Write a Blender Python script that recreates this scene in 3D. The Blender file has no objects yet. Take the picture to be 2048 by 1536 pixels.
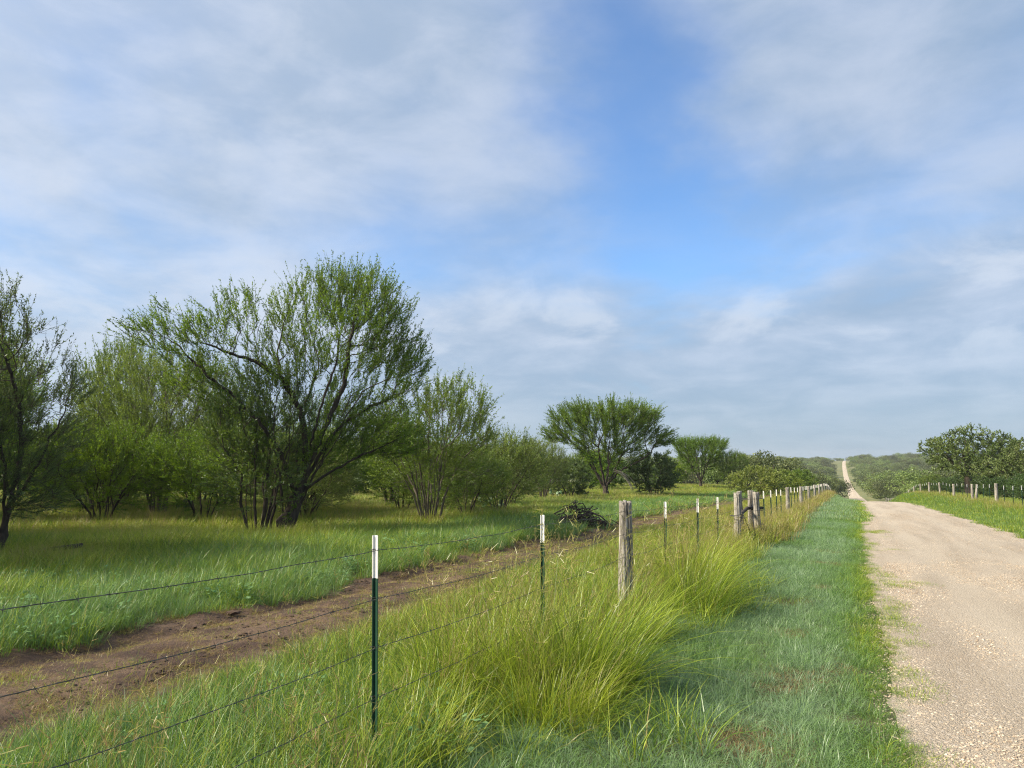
import bpy, bmesh, math, random
import numpy as np
from mathutils import Vector, Matrix

R = math.radians
PI = math.pi
scene = bpy.context.scene
C = scene.collection

# ------------------------------------------------------------------ camera
cam_d = bpy.data.cameras.new('camera')
cam = bpy.data.objects.new('camera', cam_d)
C.objects.link(cam)
cam.location = (0, 0, 1.73)
cam.rotation_euler = (R(90 + 5.87), 0, R(24.2))
cam_d.sensor_width = 36
cam_d.lens = 36 * 1480 / 2048
cam_d.clip_start = 0.05
cam_d.clip_end = 12000
scene.camera = cam

# ------------------------------------------------------------------ world / sky
SUN_AZ = -128.0      # degrees from +Y (the road), negative = left
SUN_EL = 38.0
sun_vec = Vector((math.sin(R(SUN_AZ)) * math.cos(R(SUN_EL)), math.cos(R(SUN_AZ)) * math.cos(R(SUN_EL)), math.sin(R(SUN_EL))))

world = bpy.data.worlds.new('World')
scene.world = world
world.use_nodes = True
WT = world.node_tree
for n in list(WT.nodes):
    WT.nodes.remove(n)


class NT:
    """small helper to write node trees tersely"""
    def __init__(s, tree):
        s.t = tree

    def n(s, typ, **kw):
        nd = s.t.nodes.new(typ)
        for k, v in kw.items():
            if k.startswith('i_'):
                key = k[2:]
                key = int(key) if key.isdigit() else key.replace('_', ' ')
                s.put(nd.inputs[key], v)
            else:
                setattr(nd, k, v)
        return nd

    def put(s, sock, v):
        if hasattr(v, 'is_output') or isinstance(v, bpy.types.NodeSocket):
            s.t.links.new(v, sock)
        else:
            sock.default_value = v

    def m(s, op, a, b=None, c=None, clamp=False):
        nd = s.t.nodes.new('ShaderNodeMath')
        nd.operation = op
        nd.use_clamp = clamp
        for i, v in enumerate((a, b, c)):
            if v is not None:
                s.put(nd.inputs[i], v)
        return nd.outputs[0]

    def ss(s, v, lo, hi, a=0.0, b=1.0):
        nd = s.t.nodes.new('ShaderNodeMapRange')
        nd.interpolation_type = 'SMOOTHSTEP'
        s.put(nd.inputs[0], v)
        for i, q in enumerate((lo, hi, a, b)):
            s.put(nd.inputs[i + 1], q)
        return nd.outputs[0]

    def mix(s, f, a, b, mode='MIX'):
        nd = s.t.nodes.new('ShaderNodeMix')
        nd.data_type = 'RGBA'
        nd.blend_type = mode
        s.put(nd.inputs[0], f)
        s.put(nd.inputs[6], a)
        s.put(nd.inputs[7], b)
        return nd.outputs[2]

    def noise(s, vec, scale, detail=4, rough=.5, dist=0.0):
        nd = s.n('ShaderNodeTexNoise')
        if vec is not None:
            s.put(nd.inputs['Vector'], vec)
        nd.inputs['Scale'].default_value = scale
        nd.inputs['Detail'].default_value = detail
        nd.inputs['Roughness'].default_value = rough
        nd.inputs['Distortion'].default_value = dist
        return nd

    def ramp(s, f, stops):
        nd = s.n('ShaderNodeValToRGB')
        s.put(nd.inputs[0], f)
        el = nd.color_ramp.elements
        while len(el) < len(stops):
            el.new(0.5)
        for e, (p, c) in zip(el, stops):
            e.position = p
            e.color = (*c, 1) if len(c) == 3 else c
        return nd.outputs[0]


W = NT(WT)
tc = W.n('ShaderNodeTexCoord').outputs['Generated']
sx = W.n('ShaderNodeSeparateXYZ', i_0=tc)
dx, dy, dz = sx.outputs
zc = W.m('MAXIMUM', dz, 0.0)
den = W.m('ADD', zc, 0.16)
comb = W.n('ShaderNodeCombineXYZ', i_0=W.m('DIVIDE', dx, den), i_1=W.m('DIVIDE', dy, den), i_2=0.0).outputs[0]
az = W.m('MULTIPLY', W.m('ARCTAN2', dx, dy), 180 / PI)
el = W.m('MULTIPLY', W.m('ARCSINE', dz), 180 / PI)


def blob(a0, e0, sa, se):
    q = W.m('ADD', W.m('POWER', W.m('ABSOLUTE', W.m('DIVIDE', W.m('SUBTRACT', az, a0), sa)), 2.0),
            W.m('POWER', W.m('ABSOLUTE', W.m('DIVIDE', W.m('SUBTRACT', el, e0), se)), 2.0))
    return W.m('EXPONENT', W.m('MULTIPLY', q, -1.0))


sky = W.n('ShaderNodeTexSky', sky_type='NISHITA', sun_disc=False, sun_elevation=R(SUN_EL), sun_rotation=R(SUN_AZ),
          altitude=100, air_density=1.0, dust_density=0.6, ozone_density=2.0)
# high thin veil and lower broken cloud, both laid on a flat deck above the ground
off1 = W.n('ShaderNodeVectorMath', operation='ADD', i_0=comb, i_1=(3.1, 7.4, 0)).outputs[0]
rot1 = W.n('ShaderNodeVectorRotate', rotation_type='Z_AXIS', i_Vector=off1, i_Angle=R(-35)).outputs[0]
str1 = W.n('ShaderNodeVectorMath', operation='MULTIPLY', i_0=rot1, i_1=(1.0, 0.55, 1)).outputs[0]
n1 = W.noise(str1, .95, 8, .53, .35).outputs[0]
n2 = W.noise(W.n('ShaderNodeVectorMath', operation='ADD', i_0=comb, i_1=(11.3, 2.4, 0)).outputs[0], 2.2, 8, .55, .35).outputs[0]
# cumulus-like puffs seen low down, in az/el space so that they keep their height near the horizon
ae = W.n('ShaderNodeCombineXYZ', i_0=W.m('MULTIPLY', az, 0.05), i_1=W.m('MULTIPLY', el, 0.11), i_2=3.7).outputs[0]
n3 = W.noise(ae, 2.0, 9, .57, .35).outputs[0]
az0, el0 = az, el
wz = W.noise(comb, 1.7, 6, .55, .2)
wz2 = W.n('ShaderNodeSeparateColor', i_0=wz.outputs[1])
az = W.m('ADD', az0, W.m('MULTIPLY', W.m('SUBTRACT', wz2.outputs[0], .5), 22.0))
el = W.m('ADD', el0, W.m('MULTIPLY', W.m('SUBTRACT', wz2.outputs[1], .5), 14.0))
gap = W.m('ADD', W.m('MULTIPLY', blob(-13.0, 25, 6.2, 10), .80), W.m('MULTIPLY', blob(-8, 14.0, 8.5, 3.8), .55))
gap = W.m('ADD', gap, W.m('MULTIPLY', blob(-18, 33, 6.5, 9), .55))
gap = W.m('MULTIPLY', gap, W.m('ADD', .45, W.m('MULTIPLY', n2, 1.1)))
gap = W.m('ADD', gap, W.m('MULTIPLY', blob(-33, 19, 5.0, 6), .25))
gap = W.m('ADD', gap, W.m('MULTIPLY', blob(-52, 21, 4.0, 6), .2))
az, el = az0, el0
lowband = W.ss(el, 16.0, 6.0)
veil = W.m('ADD', W.m('MULTIPLY', W.m('SUBTRACT', n1, 0.5), 1.5), 0.74)
veil = W.m('ADD', veil, W.m('MULTIPLY', W.m('SUBTRACT', n2, 0.5), 0.7))
veil = W.m('SUBTRACT', veil, W.m('MULTIPLY', gap, 0.85))
veil = W.m('ADD', veil, W.m('MULTIPLY', lowband, W.m('ADD', .52, W.m('MULTIPLY', W.m('SUBTRACT', n3, .5), 1.6))))
cov = W.ss(veil, -0.25, 1.05)
cov = W.m('MULTIPLY', cov, 0.93)
# cloud tone: thick parts seen from below are greyer, thin lit ones whiter
tone = W.m('ADD', W.m('MULTIPLY', n2, .8), W.m('MULTIPLY', n3, .9))
tone = W.ss(tone, 0.58, 1.12)
grey = (2.1, 2.8, 3.75, 1)
white = (3.35, 3.85, 4.7, 1)
ccol = W.mix(tone, grey, white)
sdot = W.n('ShaderNodeVectorMath', operation='DOT_PRODUCT', i_0=tc, i_1=tuple(sun_vec)).outputs['Value']
glow = W.ss(sdot, -0.1, 0.95)
leftw = W.ss(az, -12.0, -52.0)
ccol = W.mix(W.m('MULTIPLY', W.m('MAXIMUM', glow, W.m('MULTIPLY', leftw, W.m('ADD', .35, W.m('MULTIPLY', tone, .65)))), .6), ccol, (4.6, 4.9, 5.4, 1))
puff = W.m('MULTIPLY', W.ss(n3, .50, .66), W.m('MULTIPLY', W.ss(el, 5.0, 9.0), W.ss(el, 17.0, 12.0)))
ccol = W.mix(W.m('MULTIPLY', puff, .55), ccol, (4.1, 4.5, 5.1, 1))
hz = W.ss(el, 9.0, 0.0)
ccol = W.mix(W.m('MULTIPLY', hz, .65), ccol, (2.25, 2.85, 3.5, 1))
blue = W.mix(1.0, sky.outputs[0], (.86, 1.12, 1.36, 1), 'MULTIPLY')
skycol = W.mix(cov, blue, ccol)
bg = W.n('ShaderNodeBackground', i_Color=skycol, i_Strength=0.085)
wo = W.n('ShaderNodeOutputWorld')
WT.links.new(bg.outputs[0], wo.inputs[0])
world.cycles.sampling_method = 'MANUAL'
world.cycles.sample_map_resolution = 512

# ------------------------------------------------------------------ sun
sl = bpy.data.lights.new('sun', 'SUN')
sl.energy = 4.7
sl.angle = R(10.0)
sl.color = (1.0, 0.87, 0.66)
sun = bpy.data.objects.new('sun', sl)
C.objects.link(sun)
sun.location = sun_vec * 60
sun.rotation_euler = (-sun_vec).to_track_quat('-Z', 'Y').to_euler()

# ------------------------------------------------------------------ exposure
vs = scene.view_settings
vs.view_transform = 'Standard'
vs.look = 'None'
vs.exposure = 1.0
vs.gamma = 1.0
vs.use_curve_mapping = False
scene.cycles.denoising_prefilter = 'NONE'
scene.cycles.filter_width = 1.15
scene.cycles.max_bounces = 4
scene.cycles.diffuse_bounces = 2
scene.cycles.transmission_bounces = 4
scene.cycles.transparent_max_bounces = 4

# ------------------------------------------------------------------ helpers
rng = np.random.default_rng(7)


def sstep(a, b, x):
    t = np.clip((np.asarray(x, float) - a) / (b - a), 0, 1)
    return t * t * (3 - 2 * t)


def vnoise(x, y, s=1.0, seed=0):
    """cheap smooth value noise, -1..1"""
    x = np.asarray(x, float) * s + seed * 17.3
    y = np.asarray(y, float) * s - seed * 9.1
    xi = np.floor(x); yi = np.floor(y)
    fx = x - xi; fy = y - yi
    fx = fx * fx * (3 - 2 * fx); fy = fy * fy * (3 - 2 * fy)

    def h(a, b):
        v = np.sin(a * 127.1 + b * 311.7 + seed * 74.7) * 43758.5453
        return (v - np.floor(v)) * 2 - 1
    return (h(xi, yi) * (1 - fx) * (1 - fy) + h(xi + 1, yi) * fx * (1 - fy) + h(xi, yi + 1) * (1 - fx) * fy + h(xi + 1, yi + 1) * fx * fy)


def fbm(x, y, s=1.0, seed=0):
    return .6 * vnoise(x, y, s, seed) + .28 * vnoise(x, y, s * 2.1, seed + 1) + .14 * vnoise(x, y, s * 4.3, seed + 2)


YK = [-3000, -400, -50, 0, 75, 110, 150, 200, 235, 300, 400, 490, 600, 866, 1000, 1300, 2500, 9000]
ZR = [8, 5, 1.4, .1, -1.91, -4.2, -6.9, -9.1, -9.65, -11.2, -12.1, -11.8, -9.8, -.97, .2, .5, 0, -6]
YS = [-3000, -400, -50, 0, 75, 98, 118, 140, 165, 200, 240, 300, 400, 490, 600, 866, 1000, 1300, 2500, 9000]
ZS = [8, 5, 1.4, .1, -1.86, -2.35, -3.2, -5.0, -6.9, -8.8, -9.6, -11.0, -12.0, -11.7, -9.7, -.85, .3, .6, 0, -6]


def blur_interp(Y, k, z, w=9):
    Y = np.asarray(Y, float)
    return sum(np.interp(Y + o, k, z) for o in np.linspace(-w, w, 9)) / 9


def road_c(Y):
    return -5.0 * sstep(140, 870, Y)


def track_c(Y):
    return -6.15 - 1.7 * sstep(4, 46, Y) + .12 * np.sin(np.asarray(Y) * .31)


def H(X, Y):
    X = np.asarray(X, float); Y = np.asarray(Y, float)
    zr = blur_interp(Y, YK, ZR)
    zs = blur_interp(Y, YS, ZS)
    Xr = X - road_c(Y)
    out = np.maximum(np.maximum(.2 - Xr, Xr - 5.0), 0)
    z = zr + (zs - zr) * sstep(.2, 2.6, out)
    z = z + 1.5 * np.exp(-((Y - 150) / 45.0) ** 2) * sstep(-8, -20, X)
    z = z + .22 * sstep(6.0, 8.4, X) * sstep(20, 45, Y) * (1 - sstep(120, 150, Y))
    off = sstep(.3, 2.0, out)
    z = z + off * (.05 * np.sin(.7 * X + 1.3) * np.sin(.45 * Y + .4) + .03 * vnoise(X, Y, 1.3, 3))
    d = X - track_c(Y)
    tr = np.exp(-(d / 1.3) ** 4) * sstep(105, 80, Y)
    z = z - .07 * tr - .05 * np.exp(-((np.abs(d) - .72) / .2) ** 2) * tr
    return z


def link(o, parent=None):
    C.objects.link(o)
    if parent is not None:
        o.parent = parent
    return o


def tag(o, label=None, cat=None, group=None, kind=None):
    if label: o['label'] = label
    if cat: o['category'] = cat
    if group: o['group'] = group
    if kind: o['kind'] = kind
    return o


def empty(name, loc, rz=0.0, scale=1.0):
    o = bpy.data.objects.new(name, None)
    o.empty_display_size = .2
    o.location = loc
    o.rotation_euler = (0, 0, rz)
    o.scale = (scale,) * 3 if not hasattr(scale, '__len__') else scale
    return link(o)


def mesh_np(name, V, Q=None, T=None, mat=None, smooth=False):
    """mesh from numpy: V (n,3), Q quads (m,4), T tris (k,3)"""
    me = bpy.data.meshes.new(name)
    V = np.ascontiguousarray(V, np.float32)
    Q = np.zeros((0, 4), int) if Q is None or len(Q) == 0 else np.asarray(Q)
    T = np.zeros((0, 3), int) if T is None or len(T) == 0 else np.asarray(T)
    nl = Q.size + T.size
    me.vertices.add(len(V)); me.vertices.foreach_set('co', V.ravel())
    me.loops.add(nl); me.loops.foreach_set('vertex_index', np.concatenate([Q.ravel(), T.ravel()]).astype(np.int32))
    npoly = len(Q) + len(T)
    me.polygons.add(npoly)
    st = np.concatenate([np.arange(len(Q)) * 4, Q.size + np.arange(len(T)) * 3]).astype(np.int32)
    me.polygons.foreach_set('loop_start', st)
    me.polygons.foreach_set('use_smooth', np.full(npoly, smooth, bool))
    me.update(calc_edges=True)
    me.validate()
    if mat: me.materials.append(mat)
    return me


def mobj(name, me, parent=None):
    return link(bpy.data.objects.new(name, me), parent)


def unit(v):
    return v / np.maximum(np.linalg.norm(v, axis=-1, keepdims=True), 1e-9)


def tube_arrays(P, r, sides, close=True):
    """one tube along polyline P with radii r -> V, Q, T"""
    P = np.asarray(P, float); r = np.asarray(r, float)
    n = len(P)
    t = np.gradient(P, axis=0); t = unit(t)
    ref = np.array([0.31, 0.87, 0.11]) if abs(t[0][2]) > .8 else np.array([0, 0, 1.0])
    a = unit(np.cross(t, ref)); b = np.cross(t, a)
    ang = np.arange(sides) * 2 * PI / sides
    V = (P[:, None, :] + r[:, None, None] * (np.cos(ang)[None, :, None] * a[:, None, :] + np.sin(ang)[None, :, None] * b[:, None, :])).reshape(-1, 3)
    i = np.arange(n - 1)[:, None] * sides; j = np.arange(sides)[None, :]; j2 = (j + 1) % sides
    Q = np.stack([i + j, i + j2, i + sides + j2, i + sides + j], -1).reshape(-1, 4)
    T = []
    if close:
        V = np.vstack([V, P[0], P[-1]])
        for k in range(sides):
            T.append((n * sides, (k + 1) % sides, k))
            T.append((n * sides + 1, (n - 1) * sides + k, (n - 1) * sides + (k + 1) % sides))
    return V, Q, np.array(T).reshape(-1, 3)


class Acc:
    def __init__(s):
        s.V = []; s.Q = []; s.T = []; s.n = 0

    def add(s, V, Q=None, T=None):
        s.V.append(V)
        if Q is not None and len(Q): s.Q.append(np.asarray(Q) + s.n)
        if T is not None and len(T): s.T.append(np.asarray(T) + s.n)
        s.n += len(V)

    def tube(s, P, r, sides, close=True):
        s.add(*tube_arrays(P, r, sides, close))

    def box(s, c, h, rot=None):
        c = np.asarray(c, float); h = np.asarray(h, float)
        v = np.array([(x, y, z) for x in (-1, 1) for y in (-1, 1) for z in (-1, 1)], float) * h
        if rot is not None: v = v @ np.asarray(rot).T
        s.add(v + c, [(0, 1, 3, 2), (4, 6, 7, 5), (0, 4, 5, 1), (2, 3, 7, 6), (0, 2, 6, 4), (1, 5, 7, 3)])

    def mesh(s, name, mat, smooth=False):
        return mesh_np(name, np.vstack(s.V), np.vstack(s.Q) if s.Q else None, np.vstack(s.T) if s.T else None, mat, smooth)


# ------------------------------------------------------------------ materials
def new_mat(name):
    m = bpy.data.materials.new(name)
    m.use_nodes = True
    for n in list(m.node_tree.nodes):
        m.node_tree.nodes.remove(n)
    return m, NT(m.node_tree)


def out(N, shader, disp=None):
    o = N.n('ShaderNodeOutputMaterial')
    N.t.links.new(shader, o.inputs[0])


def leaf_shader(N, col, trans=.35, gloss=.035, rough=.45, tcol=None):
    d = N.n('ShaderNodeBsdfDiffuse', i_Color=col)
    t = N.n('ShaderNodeBsdfTranslucent', i_Color=tcol if tcol is not None else col)
    mx = N.n('ShaderNodeMixShader', i_0=trans)
    N.t.links.new(d.outputs[0], mx.inputs[1]); N.t.links.new(t.outputs[0], mx.inputs[2])
    g = N.n('ShaderNodeBsdfGlossy', i_Roughness=rough, i_Color=(.9, .95, 1, 1))
    m2 = N.n('ShaderNodeMixShader', i_0=gloss)
    N.t.links.new(mx.outputs[0], m2.inputs[1]); N.t.links.new(g.outputs[0], m2.inputs[2])
    return m2.outputs[0]


def foliage_mat(name, c_dark, c_light, c_yellow, trans=.36, clump=.55, gloss=.03, indiv=0.0):
    m, N = new_mat(name)
    geo = N.n('ShaderNodeNewGeometry')
    isl = geo.outputs['Random Per Island']
    oc = N.n('ShaderNodeTexCoord').outputs['Object']
    oi = N.n('ShaderNodeObjectInfo').outputs['Random']
    nz = N.noise(oc, clump, 3, .6).outputs[0]
    f = N.m('ADD', N.m('MULTIPLY', N.ss(nz, .36, .66), .6), N.m('MULTIPLY', isl, .4))
    col = N.mix(f, (*c_dark, 1), (*c_light, 1))
    yl = N.m('MULTIPLY', N.ss(N.noise(oc, clump * .7, 2, .5, .0).outputs[1], .5, .72), .55)
    col = N.mix(N.m('MULTIPLY', yl, isl), col, (*c_yellow, 1))
    hs = N.n('ShaderNodeHueSaturation', i_Hue=N.m('ADD', .486, N.m('MULTIPLY', oi, .028)), i_Saturation=N.m('ADD', .88, N.m('MULTIPLY', oi, .22)),
             i_Value=N.m('ADD', N.m('ADD', .88 - indiv * .5, N.m('MULTIPLY', oi, indiv)), N.m('MULTIPLY', isl, .26)), i_Color=col)
    tcol = N.mix(.35, hs.outputs[0], (.30, .38, .03, 1))
    out(N, leaf_shader(N, hs.outputs[0], trans, gloss, tcol=tcol))
    return m


M_MESQ = foliage_mat('mesquite_foliage', (.060, .120, .014), (.190, .300, .034), (.33, .40, .04), .46)
M_MESQ_D = foliage_mat('dark_mesquite_foliage', (.035, .080, .024), (.090, .165, .040), (.15, .22, .05), .40)
M_BRIGHT = foliage_mat('bright_shrub_foliage', (.13, .20, .022), (.29, .37, .048), (.40, .43, .07), .46)
M_OAK = foliage_mat('oak_foliage', (.060, .100, .030), (.180, .230, .070), (.25, .28, .09), .25, .5)
M_FAR = foliage_mat('far_foliage', (.050, .080, .028), (.190, .235, .082), (.31, .33, .11), .25, .3, .02, .95)
M_CACTUS = foliage_mat('cactus_pad', (.05, .10, .045), (.09, .15, .06), (.13, .18, .07), .0)


def bark_mat(name, c0, c1, scale=9):
    m, N = new_mat(name)
    oc = N.n('ShaderNodeTexCoord').outputs['Object']
    st = N.n('ShaderNodeVectorMath', operation='MULTIPLY', i_0=oc, i_1=(1, 1, .22)).outputs[0]
    nz = N.noise(st, scale, 6, .65, .4).outputs[0]
    col = N.mix(N.ss(nz, .3, .7), (*c0, 1), (*c1, 1))
    bp = N.n('ShaderNodeBump', i_Strength=.9, i_Distance=.03, i_Height=nz)
    p = N.n('ShaderNodeBsdfPrincipled', i_Base_Color=col, i_Roughness=.9, i_Normal=bp.outputs[0])
    out(N, p.outputs[0])
    return m


M_BARK = bark_mat('mesquite_bark', (.016, .012, .010), (.075, .058, .044))
M_BARK_G = bark_mat('grey_stem_bark', (.045, .038, .028), (.15, .13, .10))
M_DEAD = bark_mat('dead_branch_wood', (.13, .11, .09), (.32, .29, .25))
M_BRUSH = bark_mat('brush_sticks', (.022, .017, .014), (.075, .058, .05), 14)


def wood_post_mat():
    m, N = new_mat('weathered_cedar')
    oc = N.n('ShaderNodeTexCoord').outputs['Object']
    oi = N.n('ShaderNodeObjectInfo').outputs['Random']
    oc2 = N.n('ShaderNodeVectorMath', operation='ADD', i_0=oc, i_1=N.n('ShaderNodeCombineXYZ', i_0=N.m('MULTIPLY', oi, 30.0)).outputs[0]).outputs[0]
    st = N.n('ShaderNodeVectorMath', operation='MULTIPLY', i_0=oc2, i_1=(1, 1, .07)).outputs[0]
    g = N.noise(st, 55, 6, .7, .6).outputs[0]
    g2 = N.noise(st, 18, 4, .6, .8).outputs[0]
    col = N.ramp(N.m('ADD', N.m('MULTIPLY', g, .6), N.m('MULTIPLY', g2, .4)), [(.36, (.026, .022, .019)), (.46, (.17, .155, .135)), (.54, (.36, .34, .305)), (.75, (.56, .53, .48))])
    patch = N.noise(oc2, 3.5, 3, .6).outputs[0]
    col = N.mix(N.m('MULTIPLY', N.ss(patch, .52, .7), .45), col, (.20, .19, .175, 1))
    bp = N.n('ShaderNodeBump', i_Strength=1.0, i_Distance=.02, i_Height=g)
    out(N, N.n('ShaderNodeBsdfPrincipled', i_Base_Color=col, i_Roughness=.92, i_Normal=bp.outputs[0]).outputs[0])
    return m


M_POST = wood_post_mat()


def paint_mat(name, c, rough, rust=.25, metal=0.0):
    m, N = new_mat(name)
    oc = N.n('ShaderNodeTexCoord').outputs['Object']
    nz = N.noise(oc, 38, 5, .7).outputs[0]
    nz2 = N.noise(oc, 160, 3, .6).outputs[0]
    col = N.mix(N.m('MULTIPLY', N.ss(nz, .60, .72), rust), (*c, 1), (.13, .075, .045, 1))
    col = N.mix(N.m('MULTIPLY', N.ss(nz2, .45, .7), .25), col, (c[0] * .6, c[1] * .6, c[2] * .6, 1))
    bp = N.n('ShaderNodeBump', i_Strength=.25, i_Distance=.003, i_Height=nz2)
    out(N, N.n('ShaderNodeBsdfPrincipled', i_Base_Color=col, i_Roughness=rough, i_Metallic=metal, i_Normal=bp.outputs[0]).outputs[0])
    return m


M_TGREEN = paint_mat('green_post_paint', (.012, .048, .030), .42, .35)
M_TWHITE = paint_mat('white_post_paint', (.72, .72, .71), .5, .30)
M_WIRE = paint_mat('weathered_wire', (.075, .078, .07), .55, .6, .5)
M_RUST = paint_mat('rusty_iron', (.035, .028, .024), .7, .8, .2)

PAL = [(0.0, (.275, .400, .240)), (.18, (.185, .305, .115)), (.36, (.105, .215, .030)), (.55, (.32, .40, .030)), (.70, (.29, .30, .065)), (.84, (.34, .28, .11)), (1.0, (.22, .14, .075))]


def grass_mat(name='grass_blades', attr='INSTANCER', trans=.38, gloss=.022, v0=.72, v1=.5, vary=.34):
    m, N = new_mat(name)
    at = N.n('ShaderNodeAttribute', attribute_name='tint', attribute_type=attr).outputs['Fac']
    isl = N.n('ShaderNodeNewGeometry').outputs['Random Per Island']
    oi = N.n('ShaderNodeObjectInfo').outputs['Random']
    v = N.m('ADD', at, N.m('MULTIPLY', N.m('SUBTRACT', N.m('POWER', isl, 1.6), .3), vary), clamp=True)
    v = N.m('ADD', v, N.m('MULTIPLY', N.m('SUBTRACT', oi, .5), .10), clamp=True)
    col = N.ramp(v, PAL)
    dead = N.m('GREATER_THAN', isl, .955)
    col = N.mix(N.m('MULTIPLY', dead, .8), col, (.26, .21, .10, 1))
    hs = N.n('ShaderNodeHueSaturation', i_Value=N.m('ADD', v0, N.m('MULTIPLY', isl, v1)), i_Color=col)
    out(N, leaf_shader(N, hs.outputs[0], trans, gloss, .38))
    return m


M_GRASS = grass_mat()


def weed_mat():
    m, N = new_mat('weed_leaves')
    isl = N.n('ShaderNodeNewGeometry').outputs['Random Per Island']
    col = N.mix(isl, (.085, .19, .07, 1), (.19, .32, .14, 1))
    out(N, leaf_shader(N, col, .3, .012))
    return m


M_WEED = weed_mat()


def ground_mat():
    m, N = new_mat('soil_and_thatch')
    pos = N.n('ShaderNodeNewGeometry').outputs['Position']
    a = N.noise(pos, 1.6, 8, .65, .3).outputs[0]
    b = N.noise(pos, .22, 5, .6).outputs[0]
    c = N.noise(pos, 22, 6, .7).outputs[0]
    near = N.mix(N.ss(a, .35, .65), (.030, .040, .014, 1), (.075, .070, .030, 1))
    near = N.mix(N.ss(c, .5, .75), near, (.13, .12, .06, 1))
    far = N.mix(N.ss(b, .35, .65), (.085, .115, .038, 1), (.19, .18, .070, 1))
    far = N.mix(N.m('MULTIPLY', N.ss(a, .5, .7), .5), far, (.055, .085, .028, 1))
    y = N.n('ShaderNodeSeparateXYZ', i_0=pos).outputs[1]
    col = N.mix(N.ss(y, 40.0, 90.0), near, far)
    bp = N.n('ShaderNodeBump', i_Strength=.8, i_Distance=.05, i_Height=c)
    out(N, N.n('ShaderNodeBsdfPrincipled', i_Base_Color=col, i_Roughness=.95, i_Normal=bp.outputs[0]).outputs[0])
    return m


def dirt_mat():
    m, N = new_mat('damp_brown_dirt')
    pos = N.n('ShaderNodeNewGeometry').outputs['Position']
    a = N.noise(pos, 1.1, 6, .6, .6).outputs[0]
    c = N.noise(pos, 16, 8, .7, .3).outputs[0]
    c2 = N.noise(pos, 60, 6, .7).outputs[0]
    col = N.mix(N.ss(a, .38, .64), (.068, .036, .023, 1), (.20, .130, .084, 1))
    col = N.mix(N.m('MULTIPLY', N.ss(c, .45, .62), .55), col, (.045, .026, .018, 1))
    col = N.mix(N.m('MULTIPLY', N.ss(c2, .56, .72), .5), col, (.27, .20, .14, 1))
    h = N.m('ADD', N.m('MULTIPLY', c, .7), N.m('MULTIPLY', c2, .3))
    bp = N.n('ShaderNodeBump', i_Strength=1.0, i_Distance=.12, i_Height=h)
    out(N, N.n('ShaderNodeBsdfPrincipled', i_Base_Color=col, i_Roughness=.9, i_Normal=bp.outputs[0]).outputs[0])
    return m


def road_mat():
    m, N = new_mat('caliche_gravel_road')
    pos = N.n('ShaderNodeNewGeometry').outputs['Position']
    st = N.n('ShaderNodeVectorMath', operation='MULTIPLY', i_0=pos, i_1=(1, .10, 1)).outputs[0]
    lanes = N.noise(st, 1.5, 5, .55, .2).outputs[0]
    a = N.noise(pos, .7, 5, .6).outputs[0]
    vo = N.n('ShaderNodeTexVoronoi', i_Scale=48.0); N.put(vo.inputs['Vector'], pos)
    vo2 = N.n('ShaderNodeTexVoronoi', i_Scale=125.0); N.put(vo2.inputs['Vector'], pos)
    fine = N.noise(pos, 260, 3, .7).outputs[0]
    col = N.mix(N.ss(lanes, .34, .66), (.35, .295, .225, 1), (.46, .395, .310, 1))
    col = N.mix(N.m('MULTIPLY', N.ss(a, .45, .7), .35), col, (.36, .285, .205, 1))
    pv = N.n('ShaderNodeSeparateColor', i_0=vo2.outputs['Color']).outputs[0]
    col = N.mix(N.m('MULTIPLY', N.ss(pv, .72, .95), .55), col, (.60, .53, .45, 1))
    col = N.mix(N.m('MULTIPLY', N.ss(pv, .25, .05), .45), col, (.22, .155, .115, 1))
    pv2 = N.n('ShaderNodeSeparateColor', i_0=vo.outputs['Color']).outputs[1]
    col = N.mix(N.m('MULTIPLY', N.ss(pv2, .85, 1.0), .5), col, (.64, .58, .51, 1))
    xx = N.n('ShaderNodeSeparateXYZ', i_0=pos).outputs[0]
    wob = N.m('ADD', xx, N.m('MULTIPLY', N.m('SUBTRACT', N.noise(st, .9, 2, .5).outputs[0], .5), .5))
    rut = N.m('ADD', N.ss(N.m('ABSOLUTE', N.m('SUBTRACT', wob, 1.55)), .42, .12), N.ss(N.m('ABSOLUTE', N.m('SUBTRACT', wob, 3.35)), .45, .12))
    col = N.mix(N.m('MULTIPLY', rut, .38), col, (.50, .44, .355, 1))
    h = N.m('ADD', N.m('MULTIPLY', vo.outputs['Distance'], -.5), N.m('ADD', N.m('MULTIPLY', vo2.outputs['Distance'], -.35), N.m('MULTIPLY', fine, .2)))
    bp = N.n('ShaderNodeBump', i_Strength=1.0, i_Distance=.035, i_Height=h)
    out(N, N.n('ShaderNodeBsdfPrincipled', i_Base_Color=col, i_Roughness=.92, i_Normal=bp.outputs[0]).outputs[0])
    return m


def stone_mat():
    m, N = new_mat('gravel_stone')
    oi = N.n('ShaderNodeObjectInfo').outputs['Random']
    col = N.ramp(oi, [(0, (.24, .185, .14)), (.3, (.38, .305, .23)), (.65, (.43, .355, .27)), (.92, (.50, .43, .345)), (1, (.58, .52, .44))])
    out(N, N.n('ShaderNodeBsdfPrincipled', i_Base_Color=col, i_Roughness=.9).outputs[0])
    return m


M_GROUND = ground_mat(); M_DIRT = dirt_mat(); M_ROAD = road_mat(); M_STONE = stone_mat()

# ------------------------------------------------------------------ ground, road, track


def axis(parts):
    v = []
    for a, b, s in parts:
        v.append(np.arange(a, b - 1e-6, s))
    v.append([parts[-1][1]])
    return np.concatenate(v)


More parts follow.
